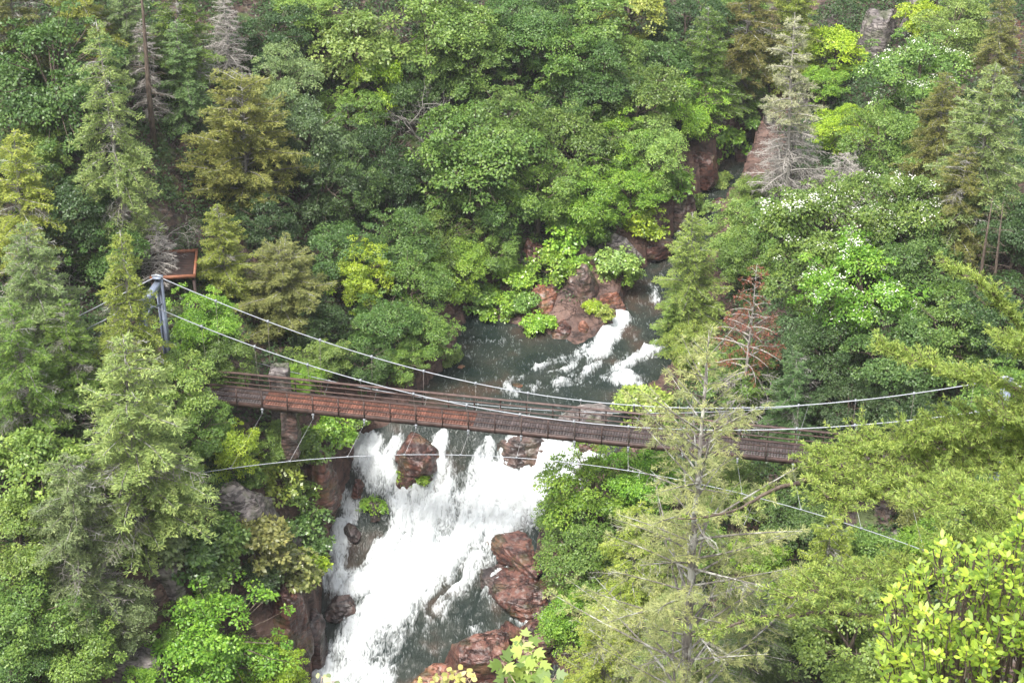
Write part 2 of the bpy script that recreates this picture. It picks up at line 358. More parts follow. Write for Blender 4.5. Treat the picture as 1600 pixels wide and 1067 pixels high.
# ------------------------------------------------------------------ water
STREAMS = [  # points (px,py), half width px, strength; the first 17 belong to the cascade
 ([(582,682),(568,705),(588,738),(622,780)], 22, 1.15), ([(638,674),(620,692),(600,722)], 11, 1.0), ([(690,690),(685,745),(665,800)], 14, 1.2),
 ([(766,700),(762,730),(735,775)], 12, 1.2), ([(878,702),(900,706),(950,718)], 20, 1.15), ([(880,715),(830,752),(770,778),(710,825),(655,885),(620,935)], 44, 1.3),
 ([(700,785),(640,835),(595,900)], 34, 1.2), ([(545,795),(532,850),(515,905),(560,915)], 19, 1.25), ([(605,940),(560,990),(525,1075)], 32, 1.1),
 ([(500,1050),(600,1062)], 20, 1.0), ([(745,840),(715,905)], 30, .8), ([(690,955),(670,975)], 16, .75), ([(740,985),(700,965)], 12, .5), ([(870,745),(815,795),(760,815)], 34, 1.05),
 ([(640,900),(650,960),(600,1010)], 34, .5), ([(790,830),(765,900),(790,960)], 30, .36), ([(800,965),(860,975)], 12, .6),
 ([(968,500),(955,520),(935,550)], 20, 1.3), ([(1035,545),(1000,552),(965,575)], 17, .95), ([(985,600),(900,562),(860,580)], 28, .55), ([(800,605),(860,597),(930,588)], 28, .4), ([(700,545),(800,540)], 40, .12),
 ([(1025,470),(1020,440)], 14, .42), ([(840,575),(880,570)], 16, .4), ([(1080,400),(1060,360)], 12, .42), ([(880,560),(930,540)], 14, .6)]
b = MB(); WS = .09
xs = np.arange(-16, 30, WS); ys = np.arange(-22, 62, WS); WX, WY = np.meshgrid(xs, ys)
wsd = bil(SD, WX, WY, GS, GX0, GY0); WZ = bil(Zw, WX, WY, GS, GX0, GY0)
foam = np.zeros_like(WX)
sel = wsd < 1.2
x_, y_ = WX[sel], WY[sel]; fo = np.zeros_like(x_); sm = np.zeros_like(x_); fdx = np.zeros_like(x_)-.3; fdy = np.zeros_like(x_)-1.0
for st_i, (pts, hw, st) in enumerate(STREAMS):
    P = []
    for px, py in pts:
        d = ray(px, py); t = 55.
        while t < 140 and (CAM+d*t)[2] > wlev(*(CAM+d*t)[:2]): t += .05
        P.append((CAM+d*t)[:2])
    R = hw/31
    best = np.full_like(x_, 1e9)
    for a, c in zip(P[:-1], P[1:]):
        e = c-a; t = np.clip(((x_-a[0])*e[0]+(y_-a[1])*e[1])/(e@e), 0, 1)
        dx, dy = (x_-a[0]-t*e[0]), (y_-a[1]-t*e[1])
        best = np.minimum(best, np.hypot(dx, dy*.75))
    val = st*np.clip(1.6-best/R*1.1, 0, 1.1)
    if st_i < 17: val = val*sstep(-5.62, -6.1, bil(Zw, x_, y_, GS, GX0, GY0))
    fo = np.maximum(fo, val)
for (hx_, hy_, rx_, ry_) in [(724,698,.85,1.8),(600,800,.5,1.3),(690,1000,1.5,1.6)]:
    d = ray(hx_, hy_); t = 55.
    while t < 140 and (CAM+d*t)[2] > wlev(*(CAM+d*t)[:2]): t += .05
    q = CAM+d*t; fo *= 1-.85*np.exp(-((x_-q[0])/rx_)**2-((y_-q[1])/ry_)**2)
# flow-streaked noise: coordinates across / along the flow (down and to the left)
drop = sstep(-5.6, -7.5, bil(Zw, x_, y_, GS, GX0, GY0))
al = x_*.35+y_*.94; ac = x_*.94-y_*.35
warp = fbm(x_*.5, y_*.5, 8, 3)*.9
n1 = fbm((ac+warp)*1.5, al*.42+warp, 2, 5, .55); n2 = fbm(x_*1.1, y_*1.1, 5, 5, .6); nz = fbm(x_*.5+3, y_*.5, 9, 3)
n3 = fbm((ac+warp)*4, al*1.3, 7, 4, .6); f_ = fo*1.12 + .45*n1 + .3*n2 + .16*n3 - .2
f_ += -.55*np.exp(-((x_-(-1.6))**2+0*(y_))/1.5)*0
foam_v = np.clip((f_-.05)/1.25, 0, 1)*np.clip(fo*2.2, 0, 1)
billow = 1-np.abs(fbm(x_*.75+n1*.4, y_*.55, 12, 4, .55))
foam_h = sstep(.2, .9, foam_v)
h = foam_h*(.24*billow+.2*n1+.15*n2+.09*n3) + (1-foam_h)*(.05*n1*(.5+drop*2)+.03*n2*(.4+drop)) + drop*.12*nz
wz = np.zeros_like(WX)-99; wz[sel] = WZ[sel]+h; foam[sel] = foam_v
vid = -np.ones(WX.shape, int); vid[sel] = np.arange(sel.sum())
q4 = np.stack([vid[:-1, :-1], vid[:-1, 1:], vid[1:, 1:], vid[1:, :-1]], -1).reshape(-1, 4); q4 = q4[(q4 >= 0).all(1)]
def water_mat():
    m, nt, p, _ = mat('river_water')
    at = N(nt, 'ShaderNodeAttribute', attribute_name='foam'); geo = nt.nodes.new('ShaderNodeNewGeometry')
    mp = nt.nodes.new('ShaderNodeMapping'); mp.inputs['Rotation'].default_value = (0, 0, .35); mp.inputs['Scale'].default_value = (3.2, .8, 1.6)
    nt.links.new(geo.outputs['Position'], mp.inputs[0])
    ns = noise(nt, 1.9, 10, vec=mp.outputs[0], dist=1.6)
    base = ramp(nt, noise(nt, .35, 4, vec=geo.outputs['Position']), [(.35, (.012, .02, .018)), (.55, (.028, .034, .028)), (.7, (.06, .04, .03))])
    a = nt.nodes.new('ShaderNodeMath'); a.operation = 'MULTIPLY_ADD'; nt.links.new(ns, a.inputs[0]); a.inputs[1].default_value = 2.0; a.inputs[2].default_value = -1.08
    s = nt.nodes.new('ShaderNodeMath'); s.operation = 'MULTIPLY_ADD'; nt.links.new(at.outputs['Fac'], s.inputs[0]); s.inputs[1].default_value = 1.25; nt.links.new(a.outputs[0], s.inputs[2])
    fac = ramp(nt, s.outputs[0], [(.1, (0, 0, 0)), (.45, (.28, .28, .28)), (1., (1, 1, 1))])
    col = mixc(nt, fac, base, (.57, .6, .61)); nt.links.new(col, p.inputs['Base Color'])
    r = nt.nodes.new('ShaderNodeMapRange'); nt.links.new(fac, r.inputs[0]); r.inputs[3].default_value = .12; r.inputs[4].default_value = .7; nt.links.new(r.outputs[0], p.inputs['Roughness'])
    bump(nt, p, ns, .8, .12); p.inputs['IOR'].default_value = 1.28
    return m
b.add(np.stack([WX[sel], WY[sel], wz[sel]], -1), q4)
me = b.mesh('river', water_mat(), True)
at = me.attributes.new('foam', 'FLOAT', 'POINT'); at.data.foreach_set('value', foam[sel].astype(np.float32))
tag(obj('river_water', me), kind='structure')

# ------------------------------------------------------------------ rocks
def ico(n):
    import bmesh
    bm = bmesh.new(); bmesh.ops.create_icosphere(bm, subdivisions=n, radius=1)
    v = np.array([x.co[:] for x in bm.verts]); f = np.array([[x.index for x in g.verts] for g in bm.faces]); bm.free(); return v, f
ICO = ico(5)
def rock(px, py, wx, wy, wz_, m, label, seed, rz=0., lift=0., tilt=0., cat='rock', name='rock', group=None):
    rs = np.random.RandomState(seed); v = ICO[0].copy()
    for i in range(17):
        n = rs.normal(size=3); n[2] = abs(n[2])*.8; n /= np.linalg.norm(n); d0 = rs.uniform(.48, .82)
        k = v@n; ex = np.maximum(k-d0, 0); v -= n*(ex*.93)[:, None]
    v *= (1+.1*fbm(v[:, 0]*2+seed, v[:, 1]*2, v[:, 2]*2, 5, .55))[:, None]
    v += .03*np.stack([fbm(v[:, 0]*7+k*3+seed, v[:, 1]*7, v[:, 2]*7, 3) for k in range(3)], -1)
    v = v*np.array([wx, wy, wz_])
    c, s = math.cos(tilt), math.sin(tilt); v = v@np.array([[c, 0, -s], [0, 1, 0], [s, 0, c]])
    b = MB(); b.add(v, ICO[1]); me = b.mesh('rock', m, True)
    o = obj(name, me); p, t = hit(px, py, lift); o.location = (p[0], p[1], p[2]+lift-wz_*.15); o.rotation_euler = (0, 0, rz)
    tag(o, label, cat, group); return o
R_ = rock
R_(650,704,1.75,1.7,1.3,M_REDROCK,'dark red boulder under the bridge between the left stream and the dark water chute',1)
R_(645,738,1.2,1.4,1.0,M_REDROCK,'red boulder with a green shrub on it just below the bridge',61)
R_(822,694,2.2,1.7,1.0,M_DARKROCK,'wide dark slab under the bridge between the water chute and the right hand fall',2,.1)
R_(925,690,1.2,.8,.5,M_REDROCK,'flat reddish rock behind the white water at the right end of the falls',3)
R_(535,948,1.35,1.0,.9,M_DARKROCK,'rounded dark boulder with white water all round its right side',4)
R_(487,985,1.2,2.0,2.0,M_DARKROCK,'tall dark wet rock wall at the left foot of the falls',5)
R_(450,960,1.5,2.0,2.8,M_REDROCK,'brown red rock wall left of the tall wet rock at the foot of the falls',6,.3)
R_(756,1035,2.8,2.6,2.9,M_REDROCK,'pointed red rock parting the water at the bottom of the falls',7,.2,.5,.2)
R_(690,1055,2.0,1.4,.8,M_ORANGE,'low orange brown rock slab at the bottom edge left of the pointed rock',8)
R_(800,848,1.5,3.0,.9,M_REDROCK,'upper red rock on the right bank of the white water',9,.4)
R_(828,915,1.9,3.0,1.1,M_REDROCK,'big red rock on the right bank halfway down the falls',10,.2)
R_(850,985,2.1,3.0,1.0,M_REDROCK,'dark red rock on the right bank beside the pointed rock',11)
R_(775,905,1.3,2.4,.55,M_DARKROCK,'low wet ledge washed by thin water left of the big red bank rock',63,.5)
R_(800,1000,1.5,2.2,.8,M_REDROCK,'low red slab right of the pointed rock at the bottom of the falls',64,.3)
R_(605,845,.28,.25,.25,M_DARKROCK,'tiny dark rock poking out of the white water',12)
R_(560,760,.55,.8,.6,M_REDROCK,'small brown rock between the two left streams',13)
R_(585,795,.7,.9,.7,M_DARKROCK,'dark rock under a green shrub in the left stream',14)
R_(548,830,.6,.9,.5,M_DARKROCK,'low wet rock between the left streams beside the white water',15)
R_(500,745,1.3,1.4,2.2,M_REDROCK,'brown red cliff rock left of the falls just below the guy cable',16)
R_(448,845,1.1,.8,.8,M_GREYROCK,'pale brown rock jutting from the left cliff above the small stream',17)
R_(370,790,2.8,1.8,2.8,M_GREYROCK,'grey brown cliff face under the left end of the bridge',18)
R_(262,905,1.2,1.0,3.0,M_GREYROCK,'narrow tan rock rib on the left cliff',19)
R_(215,1040,2.4,1.8,2.2,M_GREYROCK,'big pale grey rock near the bottom left corner',20,.4)
R_(270,1050,.7,.8,1.7,M_GREYROCK,'tan upright rock beside the pale grey rock near the bottom left corner',62)
R_(850,470,1.2,1.3,1.5,M_ORANGE,'orange rock among shrubs left of the small upper falls',21)
R_(878,518,1.1,1.2,1.1,M_REDROCK,'rounded red rock at the edge of the dark pool',22)
R_(917,455,1.3,1.5,2.0,M_DARKROCK,'tall dark purple rock above the small upper falls',23)
R_(912,512,.55,.7,.7,M_ORANGE,'bright orange brown rock at the foot of the small upper falls',24)
R_(955,470,1.1,.9,1.0,M_ORANGE,'tan rock just left of the small upper falls',25)
R_(905,400,1.6,1.2,1.3,M_DARKROCK,'dark rock between shrubs on the far bank left of the river bend',26)
R_(838,395,1.3,1.0,1.2,M_REDROCK,'red rock under the trees above the dark pool',27)
R_(965,390,1.8,1.0,1.2,M_GREYROCK,'grey rock ledge on the far bank above the river bend',28)
R_(1020,385,1.4,1.0,1.0,M_REDROCK,'reddish ledge at the water edge on the river bend',29)
R_(1060,335,1.4,1.2,2.0,M_DARKROCK,'dark steep rock on the left bank of the upper river',30)
R_(1098,268,1.4,1.2,1.7,M_REDROCK,'red rock with moss on the left bank of the upper river',31)
R_(1125,318,1.0,.7,.7,M_REDROCK,'low red rock where the upper river narrows',32)
R_(1160,248,1.0,.9,1.5,M_REDROCK,'slanting red brown rock wall on the upper river',33,.6,0,-.5)
R_(1205,190,.9,.8,1.6,M_GREYROCK,'grey slanting rock at the top of the upper river',34,.4,0,-.4)
R_(1040,543,.5,.4,.3,M_REDROCK,'small red rock at the right of the upper rapids',35)
R_(930,645,2.6,1.4,.6,M_GREYROCK,'flat brown rock shelf seen through the far railing',36)
R_(1000,612,.9,.7,.5,M_DARKROCK,'dark rock behind the centre pine at the right pool edge',37)
R_(1372,75,2.2,2.0,5.0,M_GREYROCK,'tall grey cliff with dark streaks at the top right',38)
R_(1428,45,1.7,1.7,4.2,M_GREYROCK,'grey rock buttress right of the tall cliff at the top right',39)
R_(1355,115,1.0,1.0,1.0,M_GREYROCK,'pale purple grey block at the foot of the tall cliff',40)
R_(1400,848,1.1,.9,1.0,M_GREYROCK,'lichen spotted rock at the right end of the lower guy cable',41)
R_(1255,165,.8,.8,1.2,M_GREYROCK,'small grey rock beside the pale dead pine',42)
R_(1270,200,1.2,.8,1.3,M_GREYROCK,'grey purple rock wall behind the pale dead pine',43)
R_(720,575,.3,.3,.2,M_ORANGE,'small tan rock at the left edge of the dark pool',44)
R_(808,603,.35,.3,.22,M_ORANGE,'small tan stone under water at the middle of the pool',45)

# ------------------------------------------------------------------ bridge
A_ = atz(425, 611, 1.1); B_ = atz(1268, 697, 1.1); U = B_-A_; U[2] = 0; U /= np.linalg.norm(U); NV = np.array([U[1], -U[0], 0.]); O_ = A_-NV*.65; O_[2] = 0
def BP(u, off, z): return O_+U*u+NV*off+np.array([0, 0, z])
U0, U1 = -5.2, 37.5
br = empty('suspension_bridge', BP((U0+U1)/2, 0, 0), 'narrow rusty brown suspension footbridge with plank deck and steel railings across the gorge', 'bridge')
boff = np.array(br.location)
def bpart(name, b, m, parent=br, smooth=False):
    for i in range(len(b.v)): b.v[i] = b.v[i]-boff
    return obj(name, b.mesh(name, m, smooth), parent)
rng = np.random.RandomState(3)
pn, po, p1_ = MB(), MB(), MB()
u = U0
while u < U1:
    b = pn if (-.6 < u < 10.3) else (po if u > 5 else p1_)
    n0 = len(b.t); b.box(BP(u+.07, 0, .26+rng.uniform(-.006, .006)), (.128, 1.32, .045), U, NV); b.t[-1] = np.full(6, rng.rand()); u += .14
tag(bpart('new_deck_planks', pn, M_PLANK_NEW), 'orange red stretch of deck planks'); bpart('deck_planks', po, M_PLANK_OLD); bpart('deck_planks', p1_, M_PLANK_OLD)
for s in (1, -1):
    b = MB(); b.bar(BP(U0, s*.72, .14), BP(U1, s*.72, .14), .07, .26); bpart('side_beam', b, M_RUST)
    b = MB(); b.bar(BP(U0, s*.65, 1.12), BP(U1, s*.65, 1.12), .13, .06); bpart('top_rail', b, M_RAIL if s < 0 else M_RUST)
    for z in (.52, .84):
        b = MB(); b.bar(BP(U0, s*.65, z), BP(U1, s*.65, z), .045, .055); bpart('mid_rail', b, M_RUST if s > 0 else M_RAIL)
for k in range(21):
    b = MB(); b.bar(BP(U0+.9+k*2.0, -.68, .1), BP(U0+.9+k*2.0, .68, .1), .1, .12); bpart('cross_beam', b, M_RUST)
# shared cable curves
def czn(u): return np.polyval(CN, u)
CN = np.polyfit([-5.74, -.67, 2.75, 7.59, 12.4, 15.88, 21.54, 24.3, 28.36, 32.5], [5.71, 3.92, 3.04, 2.01, 1.555, 1.415, 1.655, 1.99, 2.74, 3.7], 4)
CF = np.polyfit([-5.96, -1.02, 2.13, 7.66, 10.45, 15.9, 20.65, 24.7, 28.3, 34.17], [6.03, 4.25, 3.315, 1.97, 1.645, 1.258, 1.44, 1.955, 2.68, 4.37], 4)
TU0, TU1 = -6.2, 35.6
for s, cf in ((1, CN), (-1, CF)):
    b = MB(); us = np.linspace(TU0, TU1, 90); pts = [BP(a, s*1.1, np.polyval(cf, a)) for a in us]
    b.tube(pts, .026, 8); bpart('main_cable', b, M_CABLE, smooth=True)
    # backstays
    for ue, du, dz in ((TU0, -9, -5.5), (TU1, 8, -4.5)):
        b = MB(); p0 = BP(ue, s*1.1, np.polyval(cf, ue)); b.tube([p0, BP(ue+du, s*1.1, np.polyval(cf, ue)+dz)], .03, 6); bpart('backstay_cable', b, M_CABLE)
# posts every 1.335 m; hanger rods at every second
k = 0; u = -4.9
up0 = -.62+1.335*.0
us_posts = np.arange(-.55-1.335*3, U1-.2, 1.335)
fit_u = [0.0]
for k, u in enumerate(us_posts):
    hang = (k % 2 == 1)
    for s in (1, -1):
        b = MB(); b.bar(BP(u, s*.745, .0 if s > 0 else .05), BP(u, s*.70, 1.09), .055, .055, up=U); bpart('railing_post', b, M_RUST)
        cz = np.polyval(CN if s > 0 else CF, u)
        if hang and -5 < u < 35:
            b = MB(); b.tube([BP(u, s*1.1, cz), BP(u, s*.82, -.05)], .0075, 4); r = bpart('hanger_rod', b, M_ROD)
            c = MB(); c.box(BP(u, s*1.1, cz), (.1, .12, .14), U, NV); c.tube([BP(u, s*1.1, cz-.05), BP(u, s*1.085, cz-.22)], .022, 6); bpart('cable_clamp', c, M_CABLE, r)
            c = MB(); c.tube([BP(u, s*.8, .02), BP(u, s*.82, -.1), BP(u, s*.82, -.22)], [.03, .045, .05], 8); c.box(BP(u, s*.8, .04), (.12, .1, .08), U, NV); bpart('shackle', c, M_CABLE, r)
# wind guy cables with tie wires
def wind(s, u): off = 2.0+.0125*(u-13)**2; return off
WN = np.polyfit([-2.9, 3.0, 7.55, 12.57, 21.4, 28.4, 31.7], [-1.35, -1.1, -.8, -.43, -.45, -.3, -.85], 2)
def wz_on(px, py):  # point on the guy surface (offset depends on u) seen at a pixel
    u = 10.
    for _ in range(20):
        off = wind(1, u); d = ray(px, py); q = O_+NV*off; t = np.dot(q-CAM, NV)/np.dot(d, NV); p = CAM+d*t; u = np.dot(p-O_, U)
    return u, p[2]
WC = [wz_on(*a) for a in [(300,740),(400,727),(500,717),(600,711),(700,711),(800,714),(880,720),(1020,742),(1080,754),(1200,781),(1310,815),(1420,850)]]
WU = [a for a, _ in WC]; WZc = np.polyfit(WU, [c for _, c in WC], 3)
for s in (1, -1):
    b = MB(); us = np.linspace(-6.5, 33.5, 70)
    f = (lambda a: np.polyval(WZc, a)) if s > 0 else (lambda a: np.polyval(WZc, a)+.3)
    b.tube([BP(a, s*wind(s, a), f(a)) for a in us], .018, 6); g = bpart('wind_guy_cable', b, M_CABLE, smooth=True)
    for k, u in enumerate(us_posts):
        if k % 2 == 1 and -2 < u < 32:
            du = (13-u)*(-.04); b = MB(); b.tube([BP(u, s*.82, -.2), BP(u+du, s*wind(s, u+du), f(u+du))], .0085, 4); bpart('tie_wire', b, M_WIRE, g)
            c = MB(); c.box(BP(u+du, s*wind(s, u+du), f(u+du)), (.12, .06, .08), U, NV); bpart('tie_clamp', c, M_CABLE, g)
# towers
for name, ut, ta in (('left', TU0, 1), ('right', TU1, 1)):
    b1 = empty('bridge_tower', BP(ut, 0, -1), None, 'tower')
    b1['label'] = 'blue grey steel bridge tower half hidden by the yellow green hemlock at the left end' if name == 'left' else 'grey steel bridge tower at the right end mostly hidden by the pine branches'
    tof = np.array(b1.location)
    def tpart(nm, b, m):
        for i in range(len(b.v)): b.v[i] = b.v[i]-tof
        return obj(nm, b.mesh(nm, m), b1)
    for s in (1, -1):
        zt = np.polyval(CN if s > 0 else CF, ut)
        b = MB(); zb = ground(*BP(ut, s*1.3, 0)[:2])-1
        for dx in (-.13, .13): b.box(BP(ut+dx, s*1.25, (zb+zt-.15)/2), (.04, .34, zt-.15-zb), U, NV)
        b.box(BP(ut, s*1.25, (zb+zt-.15)/2), (.24, .05, zt-.15-zb), U, NV); tpart('leg', b, M_TOWER)
        b = MB(); b.box(BP(ut, s*1.15, zt-.08), (.42, .4, .1), U, NV); tpart('saddle', b, M_TOWER)
        c = MB(); c.tube([BP(ut-.3, s*1.1, zt-.02), BP(ut, s*1.1, zt+.06), BP(ut+.3, s*1.1, zt-.04)], .06, 8); tpart('cable_guide', c, M_CABLE)
    zt = (np.polyval(CN, ut)+np.polyval(CF, ut))/2
    b = MB(); b.box(BP(ut, 0, zt-.35), (.3, 2.3, .35), U, NV); tpart('cross_beam', b, M_TOWER)
    b = MB(); b.bar(BP(ut+.05, -1.1, zt-1.5), BP(ut+.05, 1.1, zt-.6), .06, .1); b.bar(BP(ut-.05, 1.1, zt-1.5), BP(ut-.05, -1.1, zt-.6), .06, .1); tpart('cross_brace', b, M_TOWER)
# landing platform behind the left tower
pp = atz(290, 414, 3.4)
pt = empty('landing_platform', pp, 'dark wooden landing platform with orange edge rails behind the left bridge tower', 'platform')
X_ = np.array([.93, .1, 0.]); X_ /= np.linalg.norm(X_); Y_ = np.array([-X_[1], X_[0], 0])
b = MB()
for i in range(14): b.box(X_*(-.7)+Y_*(-1.35+i*.2), (2.3, .185, .06), X_, Y_)
obj('deck', b.mesh('deck', M_DARKWOOD), pt)
for a, c in (((.55, -1.5), (.55, 1.45)), ((-1.8, -1.5), (.6, -1.5)), ((-1.8, 1.45), (.6, 1.45))):
    b = MB(); b.bar(X_*a[0]+Y_*a[1]+np.array([0, 0, .08]), X_*c[0]+Y_*c[1]+np.array([0, 0, .08]), .13, .2); obj('edge_rail', b.mesh('edge_rail', M_ORWOOD), pt)
for a, c in ((.5, -1.4), (.5, 1.3), (-1.7, -1.4), (-1.7, 1.3)):
    b = MB(); p = X_*a+Y_*c; b.box(p+np.array([0, 0, -2.05]), (.15, .15, 4.0), X_, Y_); obj('support_post', b.mesh('support_post', M_DARKWOOD), pt)
# stone pier under the left end
p, t = hit(437, 600, 0)
def masonry(name, c, size, label, cat):
    b = MB(); v = ICO[0].copy(); m_ = np.abs(v).max(1, keepdims=True); v = v/m_*np.array(size)/2
    v += .1*np.stack([fbm(v[:, 0]*2+k*5, v[:, 1]*2, v[:, 2]*2, 4) for k in range(3)], -1); b.add(v, ICO[1])
    o = obj(name, b.mesh(name, M_GREYROCK, True)); o.location = c; tag(o, label, cat); return o
c = atz(434, 615, -.4); c = c+np.array([0, .9, 0]); masonry('stone_pier', (c[0], c[1], -1.0), (1.0, 1.0, 3.2), 'rough stone pillar behind the far railing at the left part of the bridge', 'pillar')
c = BP(.6, .0, -1.6); masonry('bridge_pier', c, (.8, 1.2, 3.0), 'dark pier right under the left part of the deck', 'pier').data.materials[0] = M_DARKROCK

#VEG
# ------------------------------------------------------------------ vegetation prototypes (each: trunk mesh, crown mesh, reference radius, crown centre height)
def unit(a): return a/(np.linalg.norm(a, axis=-1, keepdims=True)+1e-9)
def spray_leaves(b, rs, cen, nrm, rad, n, ln, wd, flat=.35, droop=.25, kind=4, fold=.18):
    """a leafy spray round each centre: leaves laid in a tilted, slightly domed disc"""
    M = len(cen); nrm = unit(nrm); t1 = unit(np.cross(nrm, rs.normal(size=(M, 3)))); t2 = np.cross(nrm, t1)
    th = rs.rand(M, n)*2*PI; r = np.sqrt(rs.rand(M, n))
    rr = r*np.asarray(rad)[:, None]
    loc = (np.cos(th)[..., None]*t1[:, None]+np.sin(th)[..., None]*t2[:, None])
    p = cen[:, None]+loc*rr[..., None]+nrm[:, None]*((rs.rand(M, n)-.5)*flat*np.asarray(rad)[:, None]-(r**2)*.25*np.asarray(rad)[:, None])[..., None]
    ax = loc*.8+rs.normal(size=(M, n, 3))*.45; ax[..., 2] -= droop
    nn = nrm[:, None]*1.0+rs.normal(size=(M, n, 3))*.38
    base = rs.rand(M, 1)*.45; tint = np.clip(base+rs.rand(M, n)*.55, 0, 1)
    L = ln*rs.uniform(.65, 1.2, (M, n)); W = wd*rs.uniform(.8, 1.2, (M, n))
    b.leaves(p.reshape(-1, 3), ax.reshape(-1, 3), nn.reshape(-1, 3), L.ravel(), W.ravel(), tint.ravel(), fold, kind)
def proto_broad(seed, R=3., lobes=14, sprays=18, n=62, leaf=.165, H=3.7, asp=.95, sr=.55, bark=M_BARK, lm=None, flowers=0, droopy=0.):
    rs = np.random.RandomState(seed); b = MB(); t = MB()
    C0 = np.array([0, 0, H])
    top = np.array([rs.normal()*.3, rs.normal()*.3, H+R*asp*.55])
    tp = [np.array([0, 0, -1.2]), np.array([rs.normal()*.1, rs.normal()*.1, H*.35]), np.array([rs.normal()*.2, rs.normal()*.2, H*.75]), top]
    t.tube(tp, [R*.06, R*.05, R*.035, R*.01], 8)
    lc = []; tries = 0
    lc.append(C0+np.array([0, 0, R*asp*.5]))
    while len(lc) < lobes and tries < 400:
        tries += 1
        d = rs.normal(size=3); d[2] = d[2]*.8+.15; d = d/np.linalg.norm(d)
        c = C0+d*np.array([R, R, R*asp])*rs.uniform(.4, .85)
        if min(np.linalg.norm(c-q) for q in lc) > R*.3: lc.append(c)
    cs, ns, rd = [], [], []
    for c in lc:
        lr = R*rs.uniform(.2, .46)
        st = C0+np.array([0, 0, (c[2]-H)*.4-R*.35]); mid = (st+c)/2+np.array([0, 0, -.1*R])
        t.tube([st, mid, c], [R*.028, R*.018, R*.009], 5)
        m = int(sprays*rs.uniform(.8, 1.25))
        for i in range(m):
            d = rs.normal(size=3); d[2] = abs(d[2])*.9-.22; d /= np.linalg.norm(d)
            out = c-C0; out /= np.linalg.norm(out)+1e-9
            d = unit(d+out*.35)
            q = c+d*lr*rs.uniform(.65, 1.05)*np.array([1, 1, .8]); q[2] -= droopy*rs.rand()*lr
            cs.append(q); ns.append(np.array([d[0]*.55, d[1]*.55, .75+d[2]*.3])+rs.normal(size=3)*.15); rd.append(sr*rs.uniform(.55, 1.2))
            if i % 3 == 0: t.tube([c, (c+q)/2+np.array([0, 0, -.05]), q], [R*.007, R*.005, .008], 3)
    for i in range(int(lobes*sprays*.16)):
        d = unit(rs.normal(size=3)*[1, 1, .8]+[0, 0, .2]); q = C0+d*np.array([R, R, R*asp])*rs.uniform(.8, 1.16)
        cs.append(q); ns.append([d[0]*.3, d[1]*.3, 1.]); rd.append(sr*rs.uniform(.4, .9)); t.tube([C0+d*R*.4, C0+d*R*.75+[0, 0, -.1], q], [R*.01, R*.007, .008], 3)
    cs, ns, rd = np.array(cs), np.array(ns), np.array(rd)
    spray_leaves(b, rs, cs, ns, rd, n, leaf, leaf*.62)
    fl = None
    if flowers:
        fb = MB(); k = rs.choice(len(cs), int(len(cs)*flowers)); cc = cs[k]+np.array([0, 0, .12])
        cc = np.repeat(cc, 14, 0)+rs.normal(size=(len(cc)*14, 3))*[.16, .16, .07]
        fb.leaves(cc, rs.normal(size=cc.shape), np.array([0, 0, 1.])+rs.normal(size=cc.shape)*.3, .085, .075, rs.rand(len(cc)), .1)
        fl = fb.mesh('flowers', M_FLOWER)
    return dict(trunk=t.mesh('trunk', bark, True), crown=b.mesh('crown', lm or M_LEAF), R=R, hc=H, fl=fl)
